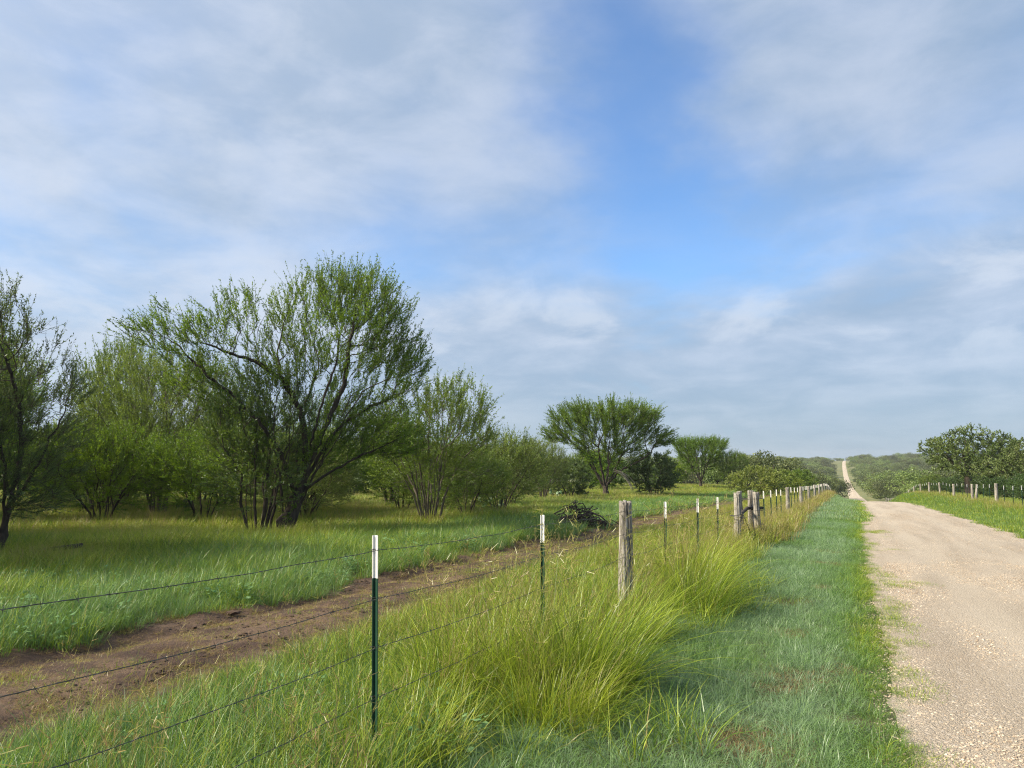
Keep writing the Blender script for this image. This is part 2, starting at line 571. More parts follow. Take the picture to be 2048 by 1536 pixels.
xs = np.concatenate([-np.geomspace(5000, 60, 34)[:-1], axis([(-60, -20, 2.0), (-20, -9, .8), (-9, 7, .22), (7, 14, .6), (14, 60, 3.0)]), np.geomspace(60, 5000, 34)[1:]])
ys = np.concatenate([-np.geomspace(3000, 20, 16)[:-1], axis([(-20, 0, 1.5), (0, 24, .25), (24, 60, .7), (60, 260, 2.5), (260, 1100, 14)]), np.geomspace(1100, 8000, 22)[1:]])


def grid_mesh(name, X, Y, Z, mat):
    ny, nx = X.shape
    V = np.stack([X, Y, Z], -1).reshape(-1, 3)
    i = np.arange(ny - 1)[:, None] * nx; j = np.arange(nx - 1)[None, :]
    Q = np.stack([i + j, i + j + 1, i + nx + j + 1, i + nx + j], -1).reshape(-1, 4)
    return mesh_np(name, V, Q, None, mat, True)


def road_lo(Y): return .38 + .35 * sstep(8, 60, Y)
def road_hi(Y): return 4.95 + 0 * np.asarray(Y)


gx, gy = np.meshgrid(xs, ys)
gz = H(gx, gy)
gxr = gx - road_c(gy)
inroad = sstep(-.10, .35, np.minimum(gxr - .35, 5.1 - gxr))
gz = gz - .08 * inroad
dt = gx - track_c(gy)
gz = gz - .06 * sstep(1.55, 1.25, np.abs(dt)) * sstep(100, 92, gy)
tag(mobj('ground', grid_mesh('ground', gx, gy, gz, M_GROUND)), kind='structure')

ry = np.concatenate([np.arange(-20, 24, .3), np.arange(24, 100, 1.0), np.arange(100, 300, 3.0), np.arange(300, 1400, 12)])
ru = np.linspace(0, 1, 27)
rU, rY = np.meshgrid(ru, ry)
lo = .12 + .35 * sstep(8, 60, rY) + .12 * vnoise(rY, 0 * rY, .9, 5) + .05 * vnoise(rY, 0 * rY, 3.1, 6)
hi = 5.15 + .12 * vnoise(rY, 0 * rY, .8, 8) + .05 * vnoise(rY, 0 * rY, 2.7, 9)
hi = hi - .9 * sstep(150, 400, rY); lo = lo + .5 * sstep(150, 400, rY)
rX = lo + (hi - lo) * rU + road_c(rY)
edge = np.minimum(rU, 1 - rU) * 2
rZ = H(rX, rY) + .03 * sstep(0, .8, edge) - .025 * (1 - sstep(0, .08, edge)) + .008 * vnoise(rX, rY * .25, 2.2, 11) + .004 * vnoise(rX, rY, 6, 12) \
    - .018 * np.exp(-((rX - 1.55) / .32) ** 2) - .018 * np.exp(-((rX - 3.3) / .35) ** 2)
tag(mobj('gravel_road', grid_mesh('gravel_road', rX, rY, rZ, M_ROAD)), kind='structure')

ty = np.concatenate([np.arange(-12, 26, .12), np.arange(26, 92, .6)])
tu = np.linspace(-1.42, 1.42, 40)
tU, tY = np.meshgrid(tu, ty)
tX = track_c(tY) + tU * (1 + .08 * vnoise(tY, tU * 0, .8, 21))
tZ = H(tX, tY) + .004 + .014 * fbm(tX, tY, 4.0, 22) + .018 * vnoise(tX, tY, 8, 24) + .014 * vnoise(tX, tY, 5.5, 25) - .09 * sstep(1.2, 1.42, np.abs(tU))
tag(mobj('dirt_track', grid_mesh('dirt_track', tX, tY, tZ, M_DIRT)), kind='structure')

# ------------------------------------------------------------------ instanced ground cover (stuff)


def blades(nb, rad, L0, L1, wid, th0, curve, seg=4, lean=(0, 0), seed=1, flat=0.0, lp=1.0):
    g = np.random.default_rng(seed)
    a = g.uniform(0, 2 * PI, nb); rr = rad * np.sqrt(g.uniform(0, 1, nb))
    base = np.stack([rr * np.cos(a), rr * np.sin(a), np.full(nb, -.015)], -1)
    az_ = a + g.normal(0, .9, nb)
    L = L0 + (L1 - L0) * g.uniform(0, 1, nb) ** lp
    t0 = np.abs(g.normal(th0 * .6, th0 * .5, nb)) + .3 * th0 * rr / rad
    cv = np.abs(g.normal(curve, curve * .45, nb))
    s = np.linspace(0, 1, seg + 1)
    th = t0[:, None] + cv[:, None] * (s[None, :] ** 1.4)
    ds = L[:, None] / seg
    hx = np.concatenate([np.zeros((nb, 1)), np.cumsum(np.sin(th[:, :-1]) * ds, 1)], 1)
    hz_ = np.concatenate([np.zeros((nb, 1)), np.cumsum(np.cos(th[:, :-1]) * ds, 1)], 1)
    d = np.stack([np.cos(az_), np.sin(az_), 0 * az_], -1)
    P = base[:, None, :] + d[:, None, :] * hx[..., None]
    P[..., 2] += np.maximum(hz_, -.0 + .02 * s) * (1 - flat)
    ln = (L[:, None] * s ** 1.6)
    P[..., 0] += lean[0] * ln; P[..., 1] += lean[1] * ln
    tw = az_ + PI / 2 + g.normal(0, .5, nb)
    sd = np.stack([np.cos(tw), np.sin(tw), g.normal(0, .25, nb)], -1)
    w = wid * g.uniform(.6, 1.3, nb)[:, None] * np.maximum(1 - s ** 1.8, .06)[None, :]
    A = P - sd[:, None, :] * w[..., None] * .5
    B = P + sd[:, None, :] * w[..., None] * .5
    V = np.stack([A, B], 2).reshape(nb, -1, 3)
    k = np.arange(seg)
    q = np.stack([2 * k, 2 * k + 1, 2 * k + 3, 2 * k + 2], -1)
    Q = (q[None] + (np.arange(nb) * 2 * (seg + 1))[:, None, None]).reshape(-1, 4)
    return V.reshape(-1, 3), Q


def seed_stems(nb, rad, L0, L1, seed, wid=.0035, head=True, lean=(0, 0)):
    """thin dry stems with loose seed heads"""
    acc = Acc()
    V, Q = blades(nb, rad, L0, L1, wid, .14, .35, 5, lean, seed)
    acc.add(V, Q)
    if head:
        g = np.random.default_rng(seed + 50)
        tips = V.reshape(nb, 6, 2, 3).mean(2)
        for b in range(nb):
            p = tips[b, 5]; ax = unit(tips[b, 5] - tips[b, 4])
            for k in range(7):
                o = p - ax * g.uniform(0, .16)
                dd = unit(ax * .7 + g.normal(0, .6, 3)) * g.uniform(.03, .075)
                sdv = unit(np.cross(dd, g.normal(0, 1, 3))) * .0022
                acc.add(np.array([o - sdv, o + sdv, o + dd + sdv * .5, o + dd - sdv * .5]), [(0, 1, 2, 3)])
    return np.vstack(acc.V), np.vstack(acc.Q)


def weeds(n, rad, seed):
    g = np.random.default_rng(seed)
    acc = Acc()
    for k in range(n):
        a = g.uniform(0, 2 * PI); r_ = rad * math.sqrt(g.uniform())
        p = np.array([r_ * math.cos(a), r_ * math.sin(a), g.uniform(.02, .15)])
        ax = unit(np.array([math.cos(a), math.sin(a), g.uniform(-.4, .7)]) + g.normal(0, .5, 3))
        sd = unit(np.cross(ax, np.array([0, 0, 1.0])) + g.normal(0, .25, 3))
        L = g.uniform(.02, .05); w = L * .38
        nrm = np.cross(ax, sd) * L * .12
        acc.add(np.array([p, p + ax * L * .45 - sd * w + nrm, p + ax * L, p + ax * L * .45 + sd * w + nrm]), [(0, 1, 2, 3)])
    return np.vstack(acc.V), np.vstack(acc.Q)


def scatter(name, label, cat, protos, pts, rz, scl, idx, tint, tilt=None):
    """one object whose geometry-node tree instances small tufts on its points"""
    col = bpy.data.collections.new(name + '_pieces')
    for i, me in enumerate(protos):
        o = bpy.data.objects.new('%s_%02d' % (me.name, i), me)
        o.name = '%02d_%s' % (i, name)
        col.objects.link(o)
    me = bpy.data.meshes.new(name)
    n = len(pts)
    me.vertices.add(n)
    me.vertices.foreach_set('co', np.ascontiguousarray(pts, np.float32).ravel())
    rot = np.zeros((n, 3), np.float32)
    rot[:, 2] = rz
    if tilt is not None: rot[:, :2] = tilt
    for nm, typ, arr, key in (('rot', 'FLOAT_VECTOR', rot, 'vector'), ('scl', 'FLOAT_VECTOR', scl, 'vector'), ('idx', 'INT', idx, 'value'), ('tint', 'FLOAT', tint, 'value')):
        a = me.attributes.new(nm, typ, 'POINT')
        a.data.foreach_set(key, np.ascontiguousarray(arr, np.int32 if typ == 'INT' else np.float32).ravel())
    ob = mobj(name, me)
    ng = bpy.data.node_groups.new(name + '_scatter', 'GeometryNodeTree')
    ng.interface.new_socket('Geometry', in_out='INPUT', socket_type='NodeSocketGeometry')
    ng.interface.new_socket('Geometry', in_out='OUTPUT', socket_type='NodeSocketGeometry')
    nd = ng.nodes
    gi = nd.new('NodeGroupInput'); go = nd.new('NodeGroupOutput')
    ci = nd.new('GeometryNodeCollectionInfo'); ci.inputs['Collection'].default_value = col
    ci.inputs['Separate Children'].default_value = True; ci.inputs['Reset Children'].default_value = True
    ip = nd.new('GeometryNodeInstanceOnPoints'); ip.inputs['Pick Instance'].default_value = True

    def attr(nm, t):
        a = nd.new('GeometryNodeInputNamedAttribute'); a.data_type = t; a.inputs[0].default_value = nm
        return a.outputs[0]
    e2r = nd.new('FunctionNodeEulerToRotation')
    L = ng.links
    L.new(gi.outputs[0], ip.inputs['Points']); L.new(ci.outputs[0], ip.inputs['Instance'])
    L.new(attr('idx', 'INT'), ip.inputs['Instance Index'])
    L.new(attr('rot', 'FLOAT_VECTOR'), e2r.inputs[0]); L.new(e2r.outputs[0], ip.inputs['Rotation'])
    L.new(attr('scl', 'FLOAT_VECTOR'), ip.inputs['Scale']); L.new(ip.outputs[0], go.inputs[0])
    md = ob.modifiers.new('scatter', 'NODES'); md.node_group = ng
    tag(ob, label, cat, kind='stuff')
    return ob


def view_mask(X, Y, margin=9.0, near=2.4):
    a = np.degrees(np.arctan2(X, Y)) + 24.2
    return ((np.abs(a) < 34.8 + margin) & (Y > -1)) | (X * X + Y * Y < near * near)


def sample(x0, x1, y0, y1, dens):
    n = int((x1 - x0) * (y1 - y0) * dens)
    return rng.uniform(x0, x1, n), rng.uniform(y0, y1, n)


# ---- prototypes
def pm(name, vq, mat=None): return mesh_np(name, vq[0], vq[1], None, mat or M_GRASS)


P_VERGE = [pm('verge_tuft', blades(64, .14, .14, .36, .0046, .70, 2.1, 5, seed=s)) for s in (1, 2, 3)]
P_MED = [pm('meadow_tuft', blades(48, .12, .22, .55, .0055, .32, 1.15, 4, seed=s)) for s in (4, 5, 6)]
P_STEM = [pm('seed_stems', seed_stems(9, .12, .45, .85, s)) for s in (7, 8)]
P_SHORT = [pm('turf_tuft', blades(60, .15, .04, .13, .005, .6, 1.2, 3, seed=s)) for s in (9, 10)]
P_FAR = [pm('field_tuft', blades(60, .34, .20, .55, .016, .35, 1.0, 3, seed=s)) for s in (11, 12, 13)]
P_WEED = [pm('weed_clump', weeds(70, .17, s), M_WEED) for s in (14, 15)]
P_FARSTEM = [pm('dry_tuft', blades(46, .28, .35, .75, .010, .16, .45, 3, seed=s)) for s in (16, 17)]
P_TURF_FAR = [pm('far_turf', blades(70, .40, .06, .17, .014, .5, 1.1, 3, seed=s)) for s in (18, 19)]
GP = P_VERGE + P_MED + P_STEM + P_SHORT + P_FAR + P_WEED + P_FARSTEM + P_TURF_FAR
I_VERGE, I_MED, I_STEM, I_SHORT, I_FAR, I_WEED, I_FARSTEM, I_TF = (0, 3), (3, 3), (6, 2), (8, 2), (10, 3), (13, 2), (15, 2), (17, 2)

# patches of bare brown earth on the verge
BARE = [(-.55, 6.6, .30), (-.60, 8.7, .22), (-.55, 4.95, .30), (-.75, 11.0, .3), (-.35, 12.6, .22), (-.45, 16, .35), (-.5, 19, .3), (-.15, 7.1, .12)]


def bare(X, Y):
    b = np.zeros_like(X)
    for (bx, by, br) in BARE:
        b = np.maximum(b, np.exp(-(((X - bx) / br) ** 2 + ((Y - by) / (br * 1.5)) ** 2) ** 1.5))
    return b * np.clip(.75 + .9 * fbm(X, Y, 2.6, 47), 0, 1)


class Cover:
    def __init__(s): s.p = []; s.rz = []; s.sc = []; s.i = []; s.t = []

    def add(s, X, Y, kind, scl, tint, wide=None):
        n = len(X)
        if n == 0: return
        s.p.append(np.stack([X, Y, H(X, Y) - .01], -1))
        s.rz.append(rng.uniform(0, 2 * PI, n))
        scl = np.broadcast_to(scl, (n,))
        w = scl if wide is None else np.broadcast_to(wide, (n,))
        s.sc.append(np.stack([w, w, scl], -1))
        s.i.append(kind[0] + rng.integers(0, kind[1], n))
        s.t.append(np.clip(np.broadcast_to(tint, (n,)) + rng.normal(0, .03, n), 0, 1))

    def build(s, name, label, cat):
        scatter(name, label, cat, GP, np.vstack(s.p), np.concatenate(s.rz), np.vstack(s.sc), np.concatenate(s.i), np.concatenate(s.t))


def keep(X, Y, m): return X[m], Y[m]


def dist(X, Y): return np.hypot(X, Y)


FX = -2.47      # left fence line
# --- roadside verge between the road and the fence
cv = Cover()
for (y0, y1, dens, big) in ((-1, 9, 130, 1.0), (9, 18, 85, 1.15), (18, 34, 34, 1.6), (34, 70, 14, 2.6), (70, 125, 6, 4.0)):
    X, Y = sample(-2.9, .75, y0, y1, dens)
    e = road_lo(Y) + .13 * vnoise(Y, 0 * Y, .9, 5) + .22 * vnoise(X * .5, Y, 1.1, 31) + .08 * vnoise(X, Y, 4, 32)
    m = view_mask(X, Y) & (X < e) & (bare(X, Y) < rng.uniform(.15, .9, len(X)))
    X, Y = keep(X, Y, m)
    e = (road_lo(Y) - X)
    near_edge = sstep(.75, .1, e)
    t = .03 + .12 * (fbm(X, Y, .9, 41) * .5 + .5) + .26 * near_edge + .10 * sstep(-.2, .5, vnoise(X, Y, .6, 43))
    h = (.47 + .30 * (fbm(X, Y, 1.1, 45) * .5 + .5)) * (1 - .62 * sstep(.42, .0, e)) * rng.uniform(.8, 1.2, len(X))
    if big < 2:
        cv.add(X, Y, I_VERGE, h * min(big, 1.2), t, h * big)
    else:
        cv.add(X, Y, I_TF, 1.6 * rng.uniform(.7, 1.3, len(X)) * (1 - .5 * near_edge), t, big * .45)
# small mats of grass on the road's edge
X, Y = sample(.35, 1.4, 2, 30, 75)
m = view_mask(X, Y) & (vnoise(X, Y * .55, 1.6, 51) + .35 * vnoise(X, Y, 4, 52) > .26 + .55 * (X - .4))
X, Y = keep(X, Y, m)
cv.add(X, Y, I_SHORT, rng.uniform(.35, .9, len(X)), .38 + .15 * rng.uniform(0, 1, len(X)), .8)
# dry roots and thatch in the bare patches
for (bx, by, br) in BARE:
    n = int(110 * br * br / .09)
    a = rng.uniform(0, 2 * PI, n); q = br * np.sqrt(rng.uniform(0, 1, n)) * 1.1
    cv.add(bx + q * np.cos(a), by + 1.4 * q * np.sin(a), I_SHORT, rng.uniform(.3, .8, n), .97, .9)
cv.build('verge_grass', 'pale blue-green grass carpeting the verge between fence and gravel road', 'grass')

# --- strip between the fence and the dirt track, with taller growth along the wire
cv = Cover()
for (y0, y1, dens, big) in ((-1, 9, 80, 1.0), (9, 18, 55, 1.2), (18, 34, 24, 1.7), (34, 100, 9, 2.6)):
    X, Y = sample(-8, -2.2, y0, y1, dens)
    te = track_c(Y) + 1.12 + .30 * vnoise(X * .4, Y, .8, 61) + .12 * vnoise(X, Y, 3, 62)
    m = view_mask(X, Y) & (X > te)
    X, Y = keep(X, Y, m)
    e = X - (track_c(Y) + 1.1)
    h = (.62 + .36 * (fbm(X, Y, .8, 65) * .5 + .5)) * (.35 + .65 * sstep(0, .8, e)) * rng.uniform(.75, 1.25, len(X))
    t = .26 + .20 * (fbm(X, Y, .7, 66) * .5 + .5) + .10 * sstep(3, 7, Y) - .08 * sstep(5.5, 3.0, Y)
    far = sstep(16, 30, Y)
    t = t + .18 * far
    if big < 1.5:
        k = rng.uniform(0, 1, len(X)) < .55
        cv.add(X[k], Y[k], I_MED, h[k] * big, t[k])
        cv.add(X[~k], Y[~k], I_VERGE, h[~k] * big * 1.1, t[~k] - .05)
    else:
        cv.add(X, Y, I_FAR, h * 1.05, t, big * .42)
    X, Y = sample(-3.6, -1.75, max(y0, 1.5), y1, dens * .35)
    m = view_mask(X, Y) & (rng.uniform(0, 1, len(X)) < np.exp(-((X + 2.65) / .6) ** 2))
    X, Y = keep(X, Y, m)
    cv.add(X, Y, I_MED if big < 1.5 else I_FAR, rng.uniform(.7, 1.05, len(X)) + .25 * sstep(8, 16, Y), .37 + .12 * rng.uniform(0, 1, len(X)) + .20 * sstep(12, 22, Y), rng.uniform(.9, 1.2, len(X)))
    # dry seed stems
    X, Y = sample(-6.5, -2.0, y0, y1, dens * .085)
    m = view_mask(X, Y) & (X > track_c(Y) + 1.2) & (vnoise(X, Y, .7, 67) > -.25)
    X, Y = keep(X, Y, m)
    cv.add(X, Y, I_STEM, rng.uniform(.55, 1.1, len(X)), .80)
# golden grass along the fence
for (y0, y1, dens, wd) in ((4, 9, 4, .8), (9, 20, 9, .8), (20, 45, 14, 1.0), (45, 125, 9, 1.6)):
    X, Y = sample(-3.4, -1.5, y0, y1, dens)
    g = np.exp(-((X + 2.45) / .55) ** 2)
    m = view_mask(X, Y) & (rng.uniform(0, 1, len(X)) < g)
    X, Y = keep(X, Y, m)
    cv.add(X, Y, I_FARSTEM if y0 > 15 else I_STEM, rng.uniform(.6, 1.05, len(X)), .70 + .13 * rng.uniform(0, 1, len(X)), wd)
# leafy skirt around the big clumps
for (cx, cy, w_, l_, n_) in ((-1.85, 4.9, .75, .8, 40), (-1.6, 9.6, .6, 1.6, 35), (-1.75, 12.0, .5, 1.2, 20), (-2.9, 4.6, .7, .9, 40)):
    X = rng.normal(cx, w_ * .55, n_); Y = rng.normal(cy, l_ * .6, n_)
    cv.add(X, Y, I_MED, rng.uniform(.55, .9, n_), .30 + .18 * rng.uniform(0, 1, n_), rng.uniform(1.0, 1.5, n_))
# broad-leaved weeds near the camera
X, Y = sample(-5.2, -2.2, .8, 4.6, 7)
m = view_mask(X, Y) & (vnoise(X, Y, .9, 71) > -.1) & (X > track_c(Y) + 1.95)
X, Y = keep(X, Y, m)
cv.add(X, Y, I_WEED, rng.uniform(.8, 1.5, len(X)), .3)
cv.build('fence_line_grass', 'tall yellow-green and straw grass growing along the left wire fence', 'grass')

# --- sparse grass on the dirt track
cv = Cover()
X, Y = sample(-9.5, -4.4, 0, 60, 26)
d = np.abs(X - track_c(Y))
m = view_mask(X, Y) & (d < 1.6) & (vnoise(X, Y * .45, 1.3, 81) + .5 * vnoise(X, Y, 3.5, 82) - .45 * np.exp(-((d - .72) / .28) ** 2) + .25 * np.exp(-(d / .3) ** 2) > .16 - .5 * sstep(.95, 1.5, d))
X, Y = keep(X, Y, m)
cv.add(X, Y, I_SHORT, rng.uniform(.35, 1.1, len(X)), .30 + .45 * rng.uniform(0, 1, len(X)) ** 2, .8)
X, Y = sample(-9.5, -4.4, 0, 40, 95)
d = np.abs(X - track_c(Y))
m = view_mask(X, Y) & (d < 1.5)
X, Y = keep(X, Y, m)
cv.add(X, Y, I_SHORT, rng.uniform(.15, .55, len(X)), rng.choice([.74, .82, .9, .98], len(X)), rng.uniform(.5, 1.0, len(X)))
cv.build('track_grass', 'sparse flattened grass on the brown dirt track', 'grass')

# --- lush belt on the far side of the track and the field under the trees
cv = Cover()
for (r0, r1, dens, big) in ((0, 13, 60, 1.0), (13, 22, 30, 1.35), (22, 40, 13, 1.0), (40, 75, 6, 1.5), (75, 140, 2.2, 2.4)):
    X, Y = sample(-75 if r1 > 40 else (-42 if r1 > 22 else -24), -6.5, 0, 130 if r1 > 75 else min(r1, 80), dens)
    dd = dist(X, Y)
    te = track_c(Y) - 1.02 + .30 * vnoise(X * .4, Y, .8, 91) + .15 * vnoise(X, Y, 2.4, 92)
    m = view_mask(X, Y, 6) & (dd >= r0) & (dd < r1) & (X < te) & (((X + 8.75) / 1.0) ** 2 + ((Y - 24.6) / 1.6) ** 2 > 1)
    X, Y = keep(X, Y, m)
    e = te[m] - X
    belt = sstep(5.0, 2.4, e + 1.3 * vnoise(X, Y, .35, 93))
    t = .46 + .15 * fbm(X, Y, .25, 94) + .10 * vnoise(X, Y, .9, 95)
    t = t * (1 - belt) + (.20 + .18 * (vnoise(X, Y, .6, 96) * .5 + .5)) * belt
    h = (.9 + .25 * fbm(X, Y, .5, 97)) * rng.uniform(.8, 1.25, len(X)) * (1 - .25 * sstep(.5, 0, e))
    if big == 1.0 and r1 <= 13:
        k = rng.uniform(0, 1, len(X)) < .5
        cv.add(X[k], Y[k], I_MED, h[k], t[k]); cv.add(X[~k], Y[~k], I_VERGE, h[~k] * 1.25, t[~k])
    elif r1 <= 22:
        cv.add(X, Y, I_MED, h * 1.05, t, h * 1.35)
    else:
        cv.add(X, Y, I_FAR, h * 1.0, t, big)
        k = (belt < .3) & (rng.uniform(0, 1, len(X)) < .3)
        cv.add(X[k], Y[k], I_FARSTEM, rng.uniform(.6, .95, k.sum()), .74, big)
X, Y = sample(-11.5, -7.2, 2, 16, 3)
te = track_c(Y) - 1.3
m = view_mask(X, Y) & (X < te) & (vnoise(X, Y, .5, 99) > .05)
X, Y = keep(X, Y, m)
cv.add(X, Y, I_WEED, rng.uniform(1.0, 1.8, len(X)), .3)
cv.build('field_grass', 'green to olive meadow grass covering the field under the trees', 'grass')

# --- right verge
cv = Cover()
for (y0, y1, dens, big) in ((14, 30, 30, 1.3), (30, 60, 14, 1.7), (60, 160, 5, 3.0)):
    X, Y = sample(4.6, 10.2 if y0 < 60 else 13, y0, y1, dens)
    m = view_mask(X, Y) & (X > 4.95 + .2 * vnoise(Y, X * .3, .9, 101) + .1 * vnoise(X, Y, 3, 102))
    X, Y = keep(X, Y, m)
    e = X - 4.95
    t = .30 + .14 * (fbm(X, Y, .5, 103) * .5 + .5) + .10 * sstep(2.2, 3.4, e)
    cv.add(X, Y, I_TF, (1.0 + 1.1 * sstep(.3, 2.5, e)) * rng.uniform(.7, 1.3, len(X)), t, big * .55)
    k = (rng.uniform(0, 1, len(X)) < .28 * np.exp(-((X - 8.5) / 1.0) ** 2))
    cv.add(X[k], Y[k], I_FARSTEM, rng.uniform(.5, .95, k.sum()), .60 + .18 * rng.uniform(0, 1, k.sum()), big * .5)
cv.build('right_verge_grass', 'short bright green grass on the right roadside bank', 'grass')


# ---- loose gravel on the road
def stone_mesh(seed):
    g = np.random.default_rng(seed)
    bm = bmesh.new()
    bmesh.ops.create_icosphere(bm, subdivisions=1, radius=.5)
    for v in bm.verts:
        v.co *= g.uniform(.7, 1.15)
        v.co.z *= .62
        v.co.x *= 1.2
    me = bpy.data.meshes.new('stone')
    bm.to_mesh(me); bm.free()
    me.materials.append(M_STONE)
    return me


pr = [stone_mesh(s) for s in range(5)]
pts = []; sc = []
for (y0, y1, dens, s0, s1) in ((2, 9, 2100, .006, .025), (9, 18, 800, .009, .028), (18, 45, 120, .013, .03)):
    X, Y = sample(.1, 5.4, y0, y1, dens)
    ridge = .6 - .45 * (np.exp(-((X - 1.55) / .35) ** 2) + np.exp(-((X - 3.35) / .38) ** 2)) + .45 * sstep(.1, .55, vnoise(X, Y * .12, 1.4, 111) * .5 + .5) + 1.2 * np.exp(-((X - .8) / .45) ** 2) * .5 + .8 * sstep(4.3, 4.9, X)
    m = view_mask(X, Y, 5) & (rng.uniform(0, 1.5, len(X)) < ridge) & (X > .1 + .3 * sstep(8, 60, Y))
    X, Y = keep(X, Y, m)
    # height of the road sheet
    u = np.clip((X - .3) / 4.85, 0, 1); ed = np.minimum(u, 1 - u) * 2
    Z = H(X, Y) + .03 * sstep(0, .8, ed) - .018 * np.exp(-((X - 1.55) / .32) ** 2) - .018 * np.exp(-((X - 3.3) / .35) ** 2)
    pts.append(np.stack([X, Y, Z], -1)); q = s0 + (s1 - s0) * rng.uniform(0, 1, len(X)) ** 2.5
    sc.append(np.stack([q, q, q], -1))
pts = np.vstack(pts); sc = np.vstack(sc); n = len(pts)
scatter('loose_gravel', 'loose pale gravel stones scattered over the caliche road', 'gravel', pr, pts, rng.uniform(0, 6.3, n), sc, rng.integers(0, 5, n), np.zeros(n), rng.uniform(-.5, .5, (n, 2)))

# clods on the dirt track
M_CLOD = bark_mat('dirt_clod', (.055, .032, .022), (.17, .11, .075), 30)
pc = []
for s in range(20, 24):
    me = stone_mesh(s); me.materials.clear(); me.materials.append(M_CLOD); pc.append(me)
X, Y = sample(-9.2, -4.6, 1, 34, 190)
d = X - track_c(Y)
m = view_mask(X, Y, 5) & (np.abs(d) < 1.3) & (vnoise(X, Y * .4, 1.5, 121) > -.1)
X, Y = keep(X, Y, m); n = len(X)
q = .012 + .06 * rng.uniform(0, 1, n) ** 4
Z = H(X, Y) + .004 + .014 * fbm(X, Y, 4.0, 22) + .018 * vnoise(X, Y, 8, 24)
scatter('dirt_clods', 'crumbly brown clods of earth on the dirt track', 'dirt', pc, np.stack([X, Y, Z], -1), rng.uniform(0, 6.3, n), np.stack([q, q, q * .7], -1), rng.integers(0, 4, n), np.zeros(n))

# ------------------------------------------------------------------ trees


def colonize(att, stems, D, di, dk, iters, g, up=.05, jit=.12, damp=.0):
    """space colonisation: att attractors, stems = list of polylines (first starts at the root)"""
    nodes = []; par = []
    for s in stems:
        P = np.asarray(s['p'], float)
        seg = np.linalg.norm(np.diff(P, axis=0), axis=1); tt = np.concatenate([[0], np.cumsum(seg)])
        k = max(2, int(tt[-1] / D) + 1)
        u = np.linspace(0, tt[-1], k)
        pts_ = np.stack([np.interp(u, tt, P[:, c]) for c in range(3)], -1)
        pts_[1:-1] += g.normal(0, D * s.get('jit', .13), (k - 2, 3)) if k > 2 else 0
        if nodes and s.get('join', True):
            A = np.array(nodes); prev = int(np.argmin(((A - pts_[0]) ** 2).sum(1)))
            start = 1
        else:
            prev = -1; start = 0
        for q in pts_[start:]:
            nodes.append(q); par.append(prev); prev = len(nodes) - 1
    N = np.array(nodes); par = list(par)
    alive = np.ones(len(att), bool)
    near = np.zeros(len(att), int); nd = np.full(len(att), 1e9)

    def upd(i0):
        for c0 in range(i0, len(N), 400):
            B = N[c0:c0 + 400]
            d_ = ((att[:, None, :] - B[None]) ** 2).sum(-1)
            j = d_.argmin(1); dm = np.sqrt(d_[np.arange(len(att)), j])
            b = dm < nd
            nd[b] = dm[b]; near[b] = c0 + j[b]
    upd(0)
    nch = np.zeros(len(N), int)
    for it in range(iters):
        a = alive & (nd < di)
        if not a.any():
            if not alive.any(): break
            a = alive & (nd < nd[alive].min() * 1.3)
        dirs = unit(att[a] - N[near[a]])
        acc = np.zeros_like(N); np.add.at(acc, near[a], dirs)
        idx_ = np.unique(near[a])
        idx_ = idx_[nch[idx_] < 4]
        if len(idx_) == 0: break
        dd = unit(acc[idx_])
        dd = unit(dd + np.array([0, 0, up]) + g.normal(0, jit, dd.shape))
        new = N[idx_] + dd * D
        # drop new nodes that crowd existing ones
        ok = np.ones(len(new), bool)
        for k in range(0, len(new), 300):
            q = ((new[k:k + 300, None, :] - N[None]) ** 2).sum(-1).min(1)
            ok[k:k + 300] = q > (D * .45) ** 2
        nch[idx_] += 1
        new = new[ok]; pi = idx_[ok]
        if len(new) == 0: continue
        i0 = len(N)
        N = np.vstack([N, new]); par += list(pi); nch = np.concatenate([nch, np.zeros(len(new), int)])
        upd(i0)
        alive &= nd > dk
    return N, np.array(par)


def skeleton(N, par, rbase, rtip):
    n = len(N)
    ch = [[] for _ in range(n)]
    for i, p in enumerate(par):
        if p >= 0: ch[p].append(i)
    order = []
    st = [i for i in range(n) if par[i] < 0]
    roots = list(st)
    while st:
        i = st.pop(); order.append(i); st += ch[i]
    w = np.zeros(n)
    for i in reversed(order):
        w[i] = 1 if not ch[i] else sum(w[c] for c in ch[i])
    mx = max(w[r] for r in roots)
    a = math.log(rbase / rtip) / math.log(max(mx, 2))
    r = rtip * w ** a
    return ch, roots, w, r


def branch_mesh(N, par, ch, roots, r, lo, hi, mat, name, g, knobby=.1):
    """tubes of the chains whose radius lies in [lo, hi)"""
    acc = Acc()
    st = [(q, -1) for q in roots]
    while st:
        i, p = st.pop()
        chain = [i] if p < 0 else [p, i]
        while True:
            cs = ch[chain[-1]]
            if not cs: break
            cs = sorted(cs, key=lambda c: -r[c])
            for c in cs[1:]: st.append((c, chain[-1]))
            chain.append(cs[0])
        rr = np.array([r[k] for k in chain])
        if p >= 0: rr[0] = min(rr[0], rr[1] * 1.25)
        sel = (rr >= lo) & (rr < hi)
        if not sel.any(): continue
        k0 = np.argmax(sel); k1 = len(rr) - np.argmax(sel[::-1])
        k0 = max(0, k0 - 1)
        if k1 - k0 < 2: continue
        P = N[chain[k0:k1]]; q = rr[k0:k1] * (1 + g.normal(0, knobby, k1 - k0) * (rr[k0:k1] > .02))
        if p < 0 and k0 == 0: q[0] *= 1.35
        sides = 9 if q.max() > .09 else (6 if q.max() > .03 else (4 if q.max() > .012 else 3))
        acc.tube(P, q, sides, False)
    return acc.mesh(name, mat, True) if acc.n else None


